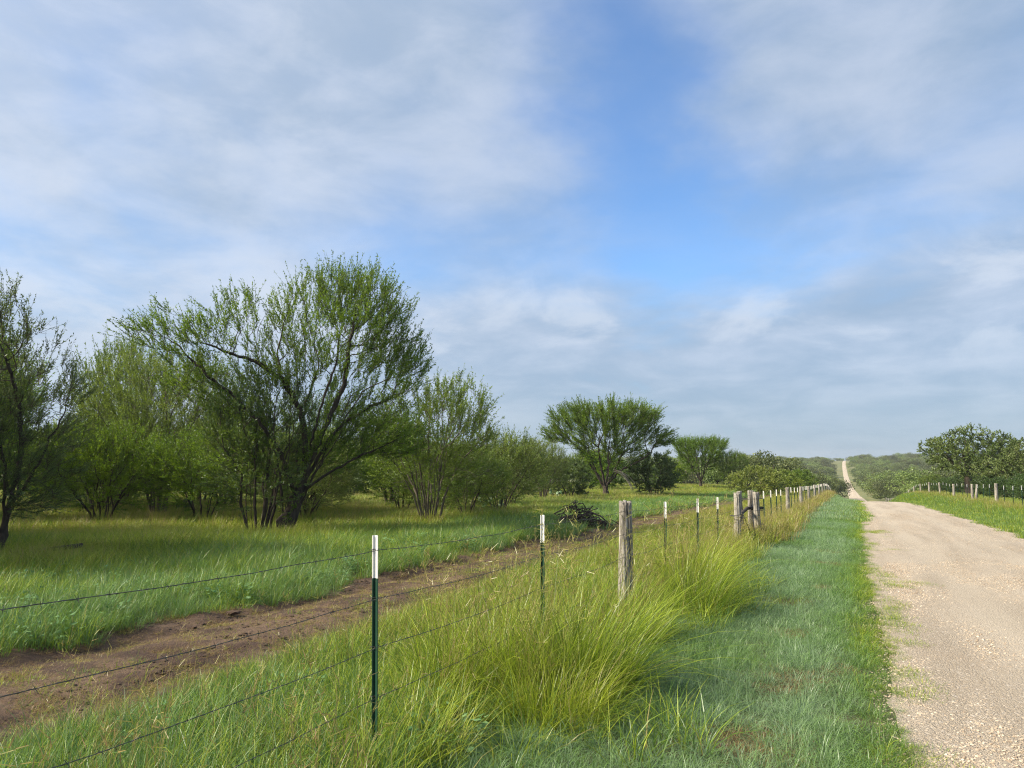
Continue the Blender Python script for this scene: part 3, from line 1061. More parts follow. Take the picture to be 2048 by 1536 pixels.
def twig_leaves(N, par, ch, w, r, g, tw_per, tw_len, leaves, leaf_len, leaf_w, up, droop, spread, wmax=3, name='crown', mat=None, twig_r=.004, dens_noise=None, radial=.75, hug=1.0):
    """fine twigs and leaves; returns (twig mesh, leaf mesh)"""
    tips = np.where(w <= wmax)[0]
    tips = tips[par[tips] >= 0]
    if dens_noise is not None:
        v = vnoise(N[tips][:, 0] + N[tips][:, 1] * .7, N[tips][:, 2], dens_noise[0], 5)
        tips = tips[g.uniform(-1, 1, len(tips)) * .6 + v > dens_noise[1]]
    b = np.repeat(tips, tw_per)
    m_ = len(b)
    base = N[b] - (N[b] - N[par[b]]) * g.uniform(0, 1, (m_, 1))
    bd = unit(N[b] - N[par[b]])
    tp = N[tips]; lowc = np.array([tp[:, 0].mean(), tp[:, 1].mean(), np.percentile(tp[:, 2], 12) - .12 * (tp[:, 2].max() - tp[:, 2].min())])
    rad_ = unit(base - lowc)
    d = unit(bd * .35 + rad_ * radial + g.normal(0, spread, (m_, 3)) + np.array([0, 0, up]))
    L = tw_len * g.uniform(.45, 1.25, m_)
    bend = unit(g.normal(0, 1, (m_, 3))) * .15
    s = np.array([0, .5, 1.0])
    P = base[:, None, :] + d[:, None, :] * (L[:, None] * s)[..., None] + (bend[:, None, :] * (L[:, None] * s ** 2)[..., None])
    # twigs: 3-sided
    rr = twig_r * np.array([1, .75, .35])
    A = unit(np.cross(d, g.normal(0, 1, (m_, 3)))); B = np.cross(d, A)
    ang = np.arange(3) * 2 * PI / 3
    V = P[:, :, None, :] + rr[None, :, None, None] * (np.cos(ang)[None, None, :, None] * A[:, None, None, :] + np.sin(ang)[None, None, :, None] * B[:, None, None, :])
    V = V.reshape(-1, 3)
    q = []
    for k in range(2):
        for j in range(3):
            q.append((k * 3 + j, k * 3 + (j + 1) % 3, k * 3 + 3 + (j + 1) % 3, k * 3 + 3 + j))
    Q = (np.array(q)[None] + (np.arange(m_) * 9)[:, None, None]).reshape(-1, 4)
    # leaves along the twigs
    u = g.uniform(.12, 1.0, (m_, leaves))
    lp = base[:, None, :] + d[:, None, :] * (L[:, None] * u)[..., None] + bend[:, None, :] * (L[:, None] * u ** 2)[..., None]
    ld = unit(d[:, None, :] * hug + g.normal(0, .5, (m_, leaves, 3)) + np.array([0, 0, -droop]))
    sd = unit(np.cross(ld, g.normal(0, 1, (m_, leaves, 3))))
    ll = leaf_len * g.uniform(.55, 1.3, (m_, leaves, 1)); lw = leaf_w * g.uniform(.6, 1.3, (m_, leaves, 1))
    LV = np.stack([lp, lp + ld * ll * .45 + sd * lw * .5, lp + ld * ll, lp + ld * ll * .45 - sd * lw * .5], 2).reshape(-1, 3)
    LQ = np.arange(len(LV)).reshape(-1, 4)
    return V, Q, mesh_np(name, LV, LQ, None, mat)


def ell(g, n, c, rad, shell=.45, zmin=None):
    d = unit(g.normal(0, 1, (n, 3)))
    q = g.uniform(shell ** 3, 1, (n, 1)) ** (1 / 3)
    p = np.array(c) + d * q * np.array(rad)
    return p if zmin is None else p[p[:, 2] > zmin]


def make_tree(seed, att, stems, D, rbase, rtip=.005, di=1.2, dk=.28, iters=90, up=.06, tw=dict(), leaf_mat=None, bark=None, trunk_min=None, jit=.12):
    """-> dict of meshes: trunk, limbs, crown"""
    g = np.random.default_rng(seed)
    N, par = colonize(att, stems, D, di, dk, iters, g, up, jit)
    ch, roots, w, r = skeleton(N, par, rbase, rtip)
    tm = trunk_min or rbase * .42
    trunk = branch_mesh(N, par, ch, roots, r, tm, 9, bark, 'trunk', g)
    limbs = branch_mesh(N, par, ch, roots, r, 0, tm, bark, 'limbs', g)
    k = dict(tw_per=3, tw_len=.42, leaves=14, leaf_len=.075, leaf_w=.02, up=.45, droop=.25, spread=.5)
    k.update(tw)
    V, Q, crown = twig_leaves(N, par, ch, w, r, g, mat=leaf_mat, **k)
    twigs = mesh_np('twigs', V, Q, None, bark)
    return dict(trunk=trunk, limbs=limbs, twigs=twigs, crown=crown)


def place_tree(name, parts, loc, rz, scale, label, cat='tree', group=None):
    x, y = loc
    e_ = empty(name, (x, y, float(H(x, y)) - .05), rz, scale)
    for pn in ('trunk', 'limbs', 'crown'):
        if parts.get(pn):
            o = mobj(pn, parts[pn], e_)
            if pn == 'crown' and parts.get('twigs'):
                mobj('twigs', parts['twigs'], o)
    return tag(e_, label, cat, group)


g = np.random.default_rng(101)
# ---- the big spreading mesquite (local x = to the right as seen from the road)
att = np.vstack([
    ell(g, 950, (1.5, 0, 5.75), (2.25, 2.3, 1.85), .35),
    ell(g, 260, (2.0, .2, 6.7), (1.3, 1.5, .95), .2),
    ell(g, 330, (3.3, 0, 4.75), (.95, 1.4, 1.25), .2),
    ell(g, 330, (-.95, 0, 5.7), (1.3, 1.5, 1.05), .25),
    ell(g, 220, (-3.05, -.2, 5.45), (1.35, 1.0, .72), .1),
    ell(g, 300, (-2.0, .3, 4.2), (1.4, 1.3, .85), .2),
    ell(g, 220, (3.0, -.4, 2.75), (1.15, 1.1, .62), .2),
    ell(g, 180, (2.3, .8, 3.5), (1.1, 1.0, .6), .2),
    ell(g, 150, (-1.1, .5, 2.9), (1.0, 1.0, .8), .3),
    ell(g, 190, (-.7, 0, 4.5), (1.3, 1.0, .7), .2),
    ell(g, 170, (-1.3, .2, 1.9), (.9, 1.0, .7), .3),
    ell(g, 200, (1.3, .4, 2.5), (1.1, 1.0, .8), .3),
])
stems = [dict(p=[(-.12, 0, -.2), (-.02, 0, .35), (.28, .02, 1.0), (.50, .05, 1.55)]),
         dict(p=[(.50, .05, 1.55), (.55, .1, 2.5), (.38, .1, 3.55), (-.25, .05, 4.5), (-.35, 0, 5.1)]),
         dict(p=[(.45, .0, 1.45), (.85, -.2, 2.6), (1.35, -.25, 3.75), (1.62, -.2, 4.3), (1.75, -.2, 5.6)]),
         dict(p=[(.50, .05, 1.55), (1.1, .3, 2.6), (1.7, .4, 3.3), (2.5, .5, 3.75), (3.1, .5, 4.0)]),
         dict(p=[(-.25, .05, 4.5), (-1.0, -.1, 4.9), (-1.8, -.2, 5.15), (-2.5, -.2, 5.35)]),
         dict(p=[(.4, .1, 1.5), (.3, .7, 2.6), (.5, 1.1, 3.8), (.9, 1.2, 4.9)]),
         dict(p=[(.3, .0, 1.2), (-.1, -.25, 2.3), (-.75, -.4, 3.2), (-1.5, -.3, 3.9), (-2.3, -.2, 4.5), (-3.0, -.1, 5.2)]),
         dict(p=[(.45, 0, 1.5), (.7, -.6, 2.6), (1.0, -1.0, 3.9), (1.3, -1.1, 4.8)]),
         dict(p=[(.4, 0, 1.3), (1.3, -.3, 1.9), (2.1, -.4, 2.3), (2.8, -.4, 2.6)])]
g = np.random.default_rng(111)
for k in range(9):
    a = g.uniform(0, 2 * PI); b = np.array([math.cos(a), math.sin(a) * .8, 0])
    stems.append(dict(p=[np.array([.1, 0, .5]) + b * .12, np.array([.3, 0, 1.6]) + b * .45, np.array([.6, 0, 2.9]) + b * g.uniform(.7, 1.1), np.array([.8, 0, 4.1]) + b * g.uniform(1.0, 1.7)]))
BIG = make_tree(11, att, stems, .16, .24, .0030, di=1.0, dk=.22, iters=120, up=.08, tw=dict(tw_per=3, tw_len=.62, leaves=25, leaf_len=.072, leaf_w=.023, up=.35, spread=.28, wmax=3, dens_noise=(1.1, -.48)), leaf_mat=M_MESQ, bark=M_BARK)
place_tree('mesquite_tree', BIG, (-13.6, 15.6), R(41.2), (.90, .90, .97), 'tallest spreading mesquite with dark leaning trunk in the left field')

# ---- dark tree cut by the left edge
g = np.random.default_rng(102)
att = np.vstack([ell(g, 500, (-.3, 0, 3.7), (1.5, 1.6, 1.5), .3), ell(g, 260, (-.6, 0, 4.9), (1.0, 1.1, .9), .2), ell(g, 240, (.5, 0, 2.5), (1.1, 1.3, .8), .2), ell(g, 200, (-1.2, .3, 2.8), (1.2, 1.2, 1.2), .3), ell(g, 200, (.35, -.2, 1.6), (.95, .9, .7), .2), ell(g, 70, (1.1, 0, 3.5), (.4, .5, .3), .1)])
stems = [dict(p=[(-.05, 0, -.2), (.02, 0, .5), (.1, 0, 1.1)]), dict(p=[(.1, 0, 1.1), (.25, 0, 2.2), (.2, .1, 3.2), (-.1, 0, 4.2)]), dict(p=[(.02, 0, .5), (-.3, .2, 1.6), (-.9, .3, 2.6)]),
         dict(p=[(.1, 0, 1.1), (.55, -.2, 2.0), (1.0, -.2, 3.2)]), dict(p=[(.05, 0, .8), (0, -.4, 2.0), (-.4, -.6, 3.4)])]
LEFT = make_tree(12, att, stems, .13, .085, .0032, di=.9, dk=.19, iters=100, up=.06, tw=dict(tw_per=3, tw_len=.5, leaves=16, up=.4, spread=.28, dens_noise=(1.5, -.5), leaf_len=.065, leaf_w=.019), leaf_mat=M_MESQ_D, bark=M_BARK)
place_tree('mesquite_tree', LEFT, (-14.0, 8.6), R(58.6), .88, 'dark mesquite cut off by the left edge of the picture')


# ---- many-stemmed vase-shaped mesquites
def vase(seed, h, wd, nst, dens, leaf_mat, bark, rb=.05, low=.42, tw=None, D=.17):
    g = np.random.default_rng(seed)
    att = np.vstack([ell(g, dens, (0, 0, h * .66), (wd * .5, wd * .5, h * .34), .3, h * low * .75),
                     ell(g, dens // 4, (wd * .2, 0, h * .78), (wd * .25, wd * .25, h * .24), .2),
                     ell(g, dens // 5, (-wd * .28, .1, h * .58), (wd * .25, wd * .25, h * .2), .2),
                     ell(g, dens // 6, (0, 0, h * .34), (wd * .48, wd * .48, h * .14), .55)])
    stems = []
    for k in range(nst):
        a = 2 * PI * k / nst + g.uniform(-.3, .3)
        q = g.uniform(.25, 1.0)
        b = np.array([math.cos(a), math.sin(a), 0])
        p0 = b * g.uniform(.04, .22) + np.array([0, 0, -.15])
        p1 = b * (.25 + .25 * q) + np.array([0, 0, h * .22])
        p2 = b * wd * .24 * q + np.array([0, 0, h * .42]) + g.normal(0, .08, 3)
        p3 = b * wd * .36 * q + np.array([0, 0, h * g.uniform(.52, .62)])
        stems.append(dict(p=[p0, p1, p2, p3], join=False, jit=.05))
    t_ = dict(tw_per=3, tw_len=.72, leaves=24, leaf_len=.08, leaf_w=.025, up=.35, spread=.26, dens_noise=(1.3, -.65))
    t_.update(tw or {})
    return make_tree(seed + 1, att, stems, D, rb, .0035, di=1.0, dk=.27, iters=70, up=.12, tw=t_, leaf_mat=leaf_mat, bark=bark, trunk_min=rb * .55)


VA = vase(201, 6.0, 5.4, 14, 1150, M_MESQ, M_BARK_G, .050, low=.28)
VB = vase(203, 5.0, 4.2, 17, 850, M_MESQ, M_BARK_G, .034, low=.40)
VC = vase(205, 5.0, 4.0, 5, 560, M_MESQ_D, M_BARK, .075, low=.5)
VD = vase(207, 3.5, 4.4, 9, 900, M_MESQ, M_BARK, .035, low=.30)
VS = vase(209, 4.3, 2.9, 10, 560, M_MESQ_D, M_BARK, .045, low=.4)

place_tree('mesquite_tree', VS, (-14.15, 15.25), R(20), 1.0, 'slim many-stemmed mesquite pressed against the big leaning trunk')
place_tree('mesquite_tree', VA, (-22.6, 19.3), R(60), 1.0, 'bushy yellow-green many-stemmed mesquite left of the tallest tree')
place_tree('mesquite_tree', VB, (-29.4, 23.1), R(140), (1.0, 1.0, 1.5), 'pale feathery mesquite rising behind the bushy yellow-green one')
place_tree('mesquite_tree', VC, (-31.2, 30.8), R(10), 1.15, 'dark-trunked mesquite far back, seen left of the tallest tree')
place_tree('mesquite_tree', VC, (-23.5, 29.1), R(200), 1.1, 'mesquite with paired dark trunks directly behind the tallest tree')
place_tree('mesquite_tree', VC, (-22.4, 33.8), R(95), 1.0, 'open mesquite with dark splayed stems standing in pale grass')
place_tree('mesquite_tree', VB, (-12.5, 21.2), R(35), (1.05, 1.05, .96), 'fan-shaped mesquite of many thin grey stems right of the tallest tree')
place_tree('mesquite_tree', VD, (-14.1, 30.0), R(80), 1.0, 'low wide mesquite bush between fan-shaped tree and brush pile')
place_tree('mesquite_tree', VA, (-18.7, 46.7), R(230), .68, 'olive mesquite bush behind and left of the round-topped tree')

for k, (x, y, s_) in enumerate([(-19.5, 9.0, 1.0), (-24.5, 13.0, 1.15), (-22, 4.5, 1.1), (-30, 9.5, 1.2), (-31, 17, 1.15), (-18.5, 2.0, .95), (-37, 20, 1.2), (-15.3, 4.2, .85), (-15.6, 6.4, .8), (-14.6, -1.2, .95), (-17.2, -4.0, 1.0)]):
    place_tree('mesquite_tree', (VA, VB)[k % 2], (x, y), k * 2.1, s_, 'mesquite in the wood beyond the left edge of the picture', 'tree', 'wood beyond the left edge')

for k, (x, y, s_) in enumerate([(-20.5, 24.5, .95), (-25.5, 25.5, 1.1), (-18.4, 22.4, .8), (-29.5, 27.5, 1.15), (-17.5, 27.5, .85), (-19.5, 33.5, .95), (-34, 27, 1.2), (-16.6, 36.5, .95), (-18.2, 17.2, .8), (-20.6, 15.6, .85), (-16.3, 19.6, .72), (-24.5, 18.2, .9), (-27, 20.5, 1.0), (-12.9, 24.6, .7), (-15.2, 26.2, .75)]):
    place_tree('mesquite_bush', VD, (x, y), k * 1.9, s_, 'low mesquite bush filling in between the left field trees', 'shrub', 'understory bushes in the left field')

# ---- the fan-topped tree behind the brush pile
g = np.random.default_rng(103)
uu = g.uniform(0, 1, 1500) ** .6; aa_ = g.uniform(0, 2 * PI, 1500); qq = (1.5 + 3.3 * uu ** .7) * np.sqrt(g.uniform(.12, 1, 1500))
att = np.stack([qq * np.cos(aa_), qq * np.sin(aa_) * .85, 2.9 + 5.0 * uu - .035 * qq ** 2 + g.normal(0, .15, 1500)], -1)
att = np.vstack([att, ell(g, 230, (4.3, 0, 4.9), (1.3, 1.3, .9), .2), ell(g, 160, (-4.0, 0, 5.2), (1.1, 1.2, .8), .2)])
stems = [dict(p=[(0, 0, -.2), (0, 0, .6), (.05, 0, 1.2)]), dict(p=[(0, 0, .5), (-.8, .1, 2.2), (-1.9, .2, 3.8)]), dict(p=[(.05, 0, 1.2), (.4, 0, 2.8), (.5, .1, 4.3)]), dict(p=[(.05, 0, 1.0), (1.2, -.1, 2.3), (2.8, -.1, 3.1), (3.9, -.1, 3.9)]),
         dict(p=[(.0, 0, .9), (-.3, -.5, 2.6), (-.5, -1.2, 4.2)]), dict(p=[(.05, 0, 1.1), (.3, .9, 2.8), (.3, 1.6, 4.2)]), dict(p=[(.05, 0, .9), (.9, -.7, 2.6), (1.6, -1.2, 4.0)]), dict(p=[(0, 0, .8), (-.9, .8, 2.6), (-1.4, 1.4, 4.0)])]
FAN = make_tree(13, att, stems, .22, .28, .006, di=1.5, dk=.38, iters=90, up=.1, tw=dict(tw_per=4, tw_len=1.15, leaves=24, leaf_len=.14, leaf_w=.044, up=.32, spread=.28, radial=.95, dens_noise=(.7, -.85), twig_r=.008), leaf_mat=M_MESQ, bark=M_BARK)
fan = place_tree('mesquite_tree', FAN, (-18.9, 61.5), R(17.1), 1.0, 'broad fan-topped mesquite standing behind the brush pile')
# pale dead branches hanging from its fork
acc = Acc(); g = np.random.default_rng(33)
for k in range(7):
    p = np.array([.78, -.6, 2.35]) + g.normal(0, .08, 3)
    P = [p]
    d = np.array([g.uniform(.1, .6), -.1, .25])
    for s_ in range(9):
        d = unit(d + np.array([g.uniform(-.1, .2), g.normal(0, .1), -.28])); P.append(P[-1] + d * .28)
    acc.tube(P, np.linspace(.035, .012, len(P)), 4)
dead = acc.mesh('dead_branch', M_DEAD, True)
tag(mobj('dead_branch', dead, fan), 'pale dead branches hanging below the fork')


# ---- dense rounded shrubs
def shrub(seed, h, wd, dens, leaf_mat, leaf=.10, lw=.05, tw_len=.4, D=.2, leaves=14, flat=.48, bark=M_BARK, up=.25, lump=True):
    g = np.random.default_rng(seed)
    att = ell(g, dens, (0, 0, h * flat), (wd * .5, wd * .5, h * (1 - flat)), .5, .12 * h)
    if lump:
        for k in range(5):
            a = g.uniform(0, 2 * PI); q = wd * g.uniform(.2, .4)
            att = np.vstack([att, ell(g, dens // 9, (q * math.cos(a), q * math.sin(a), h * g.uniform(.4, .85)), (wd * .2, wd * .2, h * .22), .3, .1 * h)])
    stems = []
    for k in range(6):
        a = 2 * PI * k / 6 + g.uniform(-.3, .3); b = np.array([math.cos(a), math.sin(a), 0])
        stems.append(dict(p=[b * .08 + np.array([0, 0, -.15]), b * wd * .12 + np.array([0, 0, h * .25]), b * wd * .22 + np.array([0, 0, h * .45])], join=False))
    return make_tree(seed + 1, att, stems, D, .05, .006, di=1.3, dk=.34, iters=50, up=.08, tw=dict(tw_per=4, tw_len=tw_len, leaves=leaves, leaf_len=leaf, leaf_w=lw, up=up, spread=.65, droop=.1), leaf_mat=leaf_mat, bark=bark)


SD = shrub(301, 4.0, 4.8, 420, M_MESQ_D, .13, .06)
SB = shrub(303, 3.0, 5.0, 420, M_BRIGHT, .13, .06)
SM = shrub(305, 4.2, 5.0, 420, M_MESQ, .14, .06, .5)
place_tree('dark_shrub', SD, (-16.2, 67.6), R(10), 1.05, 'dense dark shrub at the right foot of the fan-topped tree', 'shrub')
place_tree('dark_shrub', SD, (-19.8, 55.0), R(110), .8, 'dense dark shrub at the left foot of the fan-topped tree', 'shrub')
place_tree('bright_shrub', SB, (-8.3, 76.5), R(0), 1.05, 'bright yellow-green rounded shrub behind the wooden gate posts', 'shrub')
place_tree('bright_shrub', SB, (-6.9, 88.5), R(120), .95, 'yellow-green shrub beside the far stretch of left fence', 'shrub')
place_tree('bright_shrub', SB, (-24.5, 112.0), R(200), (1.2, 1.2, 1.45), 'sunlit yellow shrub glowing behind the flat-topped trees', 'shrub')
place_tree('grey_green_shrub', SM, (-5.8, 104), R(60), (.9, .9, .78), 'grey-green shrub where the left fence drops over the rise', 'shrub')
place_tree('mesquite_tree', FAN, (-18.0, 102.1), R(130), (.86, .86, .84), 'flat-topped mesquite right of the fan-topped tree, the taller of two')
place_tree('mesquite_tree', VA, (-13.9, 101.7), R(300), (.85, .85, .86), 'shorter darker mesquite right of the flat-topped one')

# thicket closing the field at the back
TH = [(-41, 25.7, 1.05), (-44.9, 30.5, 1.15), (-46.9, 34, 1.0), (-50, 41, 1.2), (-42.1, 38.4, 1.0), (-47, 47, 1.2), (-39.7, 42.8, 1.1), (-40.4, 48, 1.2), (-33.6, 45.5, 1.0), (-36, 54, 1.25),
      (-27.3, 45, .95), (-30, 52, 1.1), (-22.6, 42.8, .78), (-26.4, 54.3, 1.0), (-29, 66.3, 1.15), (-24.5, 62, .95), (-34, 62, 1.2), (-26, 84, 1.1), (-31, 95, 1.3), (-38, 110, 1.3), (-21, 90, .8)]
for k, (x, y, s_) in enumerate(TH):
    place_tree('thicket_shrub', (SD, SM, SM, VD)[k % 4], (x, y), k * 1.7, s_, 'dark brush in the thicket closing the back of the left field', 'shrub', 'thicket behind the left field')


# ---- live oaks on the right
def oak(seed, h, wd, dens, lump):
    g = np.random.default_rng(seed)
    att = []
    for k in range(lump):
        a = g.uniform(0, 2 * PI); q = wd * .5 * math.sqrt(g.uniform(0, .62)); zz = h * g.uniform(.38, .86) * (1 - .25 * (q / (wd * .5)) ** 2)
        rr = wd * g.uniform(.12, .2)
        att.append(ell(g, dens // lump, (q * math.cos(a), q * math.sin(a), zz), (rr, rr, rr * .72), .5))
    att = np.vstack(att)
    stems = [dict(p=[(0, 0, -.2), (.05, 0, h * .16), (0, .05, h * .28)])]
    for k in range(6):
        a = 2 * PI * k / 6 + g.uniform(-.3, .3); b = np.array([math.cos(a), math.sin(a), 0])
        stems.append(dict(p=[(0, .05, h * .27), b * wd * .12 + np.array([0, 0, h * .4]), b * wd * .26 + np.array([0, 0, h * .56])]))
    return make_tree(seed + 1, att, stems, .3, h * .045, .012, di=2.0, dk=.5, iters=60, up=.03, tw=dict(tw_per=4, tw_len=.5, leaves=16, leaf_len=.16, leaf_w=.085, up=.1, spread=.8, droop=.05, twig_r=.009), leaf_mat=M_OAK, bark=M_BARK)


OA = oak(401, 8.0, 10.0, 1300, 26)
OB = oak(403, 5.6, 8.0, 900, 20)
place_tree('live_oak', OA, (11.6, 91.5), R(20), 1.0, 'largest live oak, standing behind the right fence')
place_tree('live_oak', OB, (14.9, 79.5), R(70), 1.05, 'rounded live oak cut off by the right edge of the picture')
place_tree('live_oak', OB, (18.5, 106), R(160), 1.1, 'live oak half hidden between the two big right-hand oaks')
place_tree('bright_shrub', SM, (10.9, 121), R(30), .75, 'light green shrub at the far end of the right fence rise', 'shrub')
for k, (x, y, s_) in enumerate([(11.6, 60, .5), (12.4, 66.5, .55), (11.5, 73.5, .5), (12, 82, .55), (12.2, 101, .6), (11.6, 111, .55), (13.5, 131, .8)]):
    place_tree('hedge_shrub', SD, (x, y), k * 1.3, (s_ * 1.15, s_ * 1.15, s_), 'low dark brush growing right behind the right fence', 'shrub', 'brush behind the right fence')


# ---- far trees: lighter builds
def far_tree(seed, h, wd, lumps, per):
    g = np.random.default_rng(seed)
    P = []
    for k in range(lumps):
        a = g.uniform(0, 2 * PI); q = wd * .5 * math.sqrt(g.uniform(0, .7)); rr = wd * g.uniform(.13, .22)
        zz = h * g.uniform(.30, .84) * (1 - .3 * (q / (wd * .5)) ** 2)
        P.append(ell(g, per, (q * math.cos(a), q * math.sin(a), zz), (rr, rr, rr * .75), .6))
    P = np.vstack(P); n = len(P)
    d = unit(g.normal(0, 1, (n, 3))); s_ = unit(np.cross(d, g.normal(0, 1, (n, 3))))
    L = g.uniform(.15, .36, (n, 1)); w_ = L * .55
    V = np.stack([P, P + d * L * .5 + s_ * w_ * .5, P + d * L, P + d * L * .5 - s_ * w_ * .5], 1).reshape(-1, 3)
    crown = mesh_np('crown', V, np.arange(len(V)).reshape(-1, 4), None, M_FAR)
    acc = Acc()
    acc.tube([(0, 0, -.6), (.05, 0, h * .2), (0, .05, h * .4)], [h * .04, h * .03, h * .02], 6)
    for k in range(5):
        a = 2 * PI * k / 5 + g.uniform(-.3, .3)
        acc.tube([(0, 0, h * .2), (math.cos(a) * wd * .14, math.sin(a) * wd * .14, h * .4), (math.cos(a) * wd * .28, math.sin(a) * wd * .28, h * .6)], [h * .022, h * .015, h * .006], 4)
    return dict(trunk=acc.mesh('trunk', M_BARK, True), crown=crown)


FT = [far_tree(501, 7, 8.5, 26, 240), far_tree(502, 6, 7, 22, 240), far_tree(503, 5, 7.5, 22, 220), far_tree(504, 4, 5, 16, 220)]
# named far trees near the road, then the wooded valley
place_tree('live_oak', FT[0], (-15.5, 134), R(40), 1.0, 'oak top peeping out between flat-topped mesquite and bright shrub')
place_tree('live_oak', FT[1], (-7.2, 172), R(80), .85, 'grey-green oak left of the far road where it dips')
place_tree('live_oak', FT[1], (12.2, 300), R(10), .95, 'leaning oak overhanging the right edge of the distant road')
g = np.random.default_rng(55)
cand = []
tries = 0
while len(cand) < 270 and tries < 60000:
    tries += 1
    y = 125 + 775 * g.uniform() ** 1.35
    a_ = R(g.uniform(-15.5, 11.0))
    x = math.tan(a_) * y
    if -6.0 - .002 * y < x - float(road_c(y)) < 11.0: continue
    if y < 160 and x < -24: continue
    sp = 4.2 + .012 * y
    if any((x - q[0]) ** 2 + (y - q[1]) ** 2 < sp * sp for q in cand): continue
    if x < 0 and y > 640 and x > -60: continue
    cand.append((x, y))
for k, (x, y) in enumerate(cand):
    lab = 'grey-green tree in the wooded valley left of the distant road' if x < 0 else 'grey-green tree in the wooded valley right of the distant road'
    s_ = g.uniform(1.0, 1.5) * (1.15 if y > 400 else 1.0) * (1.05 if y < 230 and -30 < x < 0 else (.78 if y < 260 and x > 0 else 1.1))
    place_tree('valley_tree', FT[int(g.integers(0, 4))], (x, y), g.uniform(0, 6.3), s_, lab, 'tree', 'valley trees left of the road' if x < 0 else 'valley trees right of the road')

# ridge woods on the skyline: one far mass
n = 1500
ya = 210 + 690 * rng.uniform(0, 1, n) ** .8; aa = np.radians(rng.uniform(-17, 14, n)); xa = np.tan(aa) * ya
xr_ = xa - road_c(ya)
ok = ~((xr_ > -3.5 - .006 * ya) & (xr_ < 9.0))
xa = xa[ok]; ya = ya[ok]; n = len(xa)
sc_ = rng.uniform(.55, 1.5, n)
scatter('valley_woods', 'grey-green wooded slopes filling the valley beyond the rise', 'woods', [t_['crown'] for t_ in FT], np.stack([xa, ya, H(xa, ya) - .5], -1), rng.uniform(0, 6.3, n), np.stack([sc_ * 1.25, sc_ * 1.25, sc_], -1), rng.integers(0, 4, n), np.zeros(n))
n = 900
ya = rng.uniform(900, 1500, n); aa = np.radians(rng.uniform(-66, 16, n)); xa = np.tan(aa) * ya
ok = ~((xa > -60) & (xa < 16) & (ya < 1150)) & ~((xa > -6) & (xa < 2))
xa = xa[ok]; ya = ya[ok]; n = len(xa)
za = H(xa, ya)
sc_ = rng.uniform(.55, 1.0, n) * np.where(xa > 6, 1.75, .95)
scatter('ridge_woods', 'dark woods along the distant ridge on the skyline', 'woods', [t_['crown'] for t_ in FT], np.stack([xa, ya, za - .3], -1), rng.uniform(0, 6.3, n), np.stack([sc_ * 1.6, sc_ * 1.6, sc_], -1), rng.integers(0, 4, n), np.zeros(n))

# ------------------------------------------------------------------ tall bunch grasses by the fence
M_BUNCH = grass_mat('bunch_grass', 'OBJECT', .45, .03, .50, 1.0, .12)


def bunch(seed, nb, L0, L1, lean, rad, tan):
    g = np.random.default_rng(seed)
    A = blades(nb, rad, L0 * .6, L1, .0056, .52, 1.0, 7, lean, seed)
    B = blades(nb // 2, rad * 1.15, L0 * .35, L0 * .9, .006, .7, 1.3, 5, lean, seed + 1)
    leaf = Acc(); leaf.add(*A); leaf.add(*B)
    st = Acc(); st.add(*seed_stems(tan, rad * .9, L1 * .85, L1 * 1.18, seed + 2, .0034, True, (lean[0] * 1.1, lean[1] * 1.1)))
    return leaf.mesh('leaves', M_BUNCH), st.mesh('seed_stems', M_BUNCH)


BN = [bunch(601, 1050, .55, 1.12, (.12, .04), .33, 40), bunch(611, 640, .5, 1.02, (.14, .05), .28, 50), bunch(621, 420, .4, .85, (.22, .12), .20, 26), bunch(631, 850, .5, 1.0, (.04, .02), .36, 40)]


def place_bunch(k, x, y, rz, s_, tint, stem_tint, label, group=None):
    e_ = empty('bunch_grass', (x, y, float(H(x, y)) - .01), rz, s_)
    a = mobj('leaves', BN[k][0], e_); a['tint'] = tint
    b = mobj('seed_stems', BN[k][1], e_); b['tint'] = stem_tint
    tag(e_, label, 'grass clump', group)


place_bunch(0, -1.95, 5.65, 0, 1.15, .50, .72, 'largest yellow-green bunch grass clump between first posts, leaning to the road')
place_bunch(0, -2.05, 10.4, .2, 1.2, .50, .80, 'straw-tipped bunch grass clump right of the weathered wooden post')
place_bunch(1, -2.05, 7.5, .3, 1.0, .50, .78, 'bunch grass clump at the foot of the weathered wooden post')
place_bunch(3, -2.35, 5.35, .4, 1.1, .50, .76, 'broad yellow-green clump on the post side of the largest bunch grass')
place_bunch(3, -1.85, 4.85, -.5, .8, .50, .72, 'low yellow-green clump in front of the largest bunch grass')
place_bunch(3, -2.75, 5.3, 2.4, 1.0, .50, .80, 'pale green clump touching the lower wires left of the largest bunch grass')
place_bunch(0, -1.75, 9.3, .1, .95, .50, .80, 'straw-edged clump leaning over the verge below the lone wooden post')
place_bunch(1, -2.3, 11.6, .5, 1.15, .50, .80, 'tall yellow-green clump at the first slim post past the lone wooden post')
place_bunch(1, -2.2, 12.8, .1, .95, .60, .82, 'straw-coloured clump before the three slim posts by the gate')
place_bunch(2, -2.75, 4.9, .5, 1.0, .50, .80, 'thin clump with dry stems just right of the nearest green post')
place_bunch(1, -2.75, 6.5, .2, .92, .50, .82, 'tan-stemmed clump in front of the second white-tipped post')
for k, (x, y, s_) in enumerate([(-2.3, 15.2, .85), (-2.6, 17.2, .8), (-2.2, 19.6, .8), (-2.4, 24.2, .8), (-2.5, 28.5, .8), (-2.4, 33, .85), (-2.3, 39, .9), (-2.2, 47, .9)]):
    place_bunch(2, x, y, k * .4 - 1, s_ * 1.15, .66, .82, 'golden bunch grass tuft along the left fence beyond the slim posts', 'golden tufts along the fence')

# ------------------------------------------------------------------ fences
T_H = 1.30


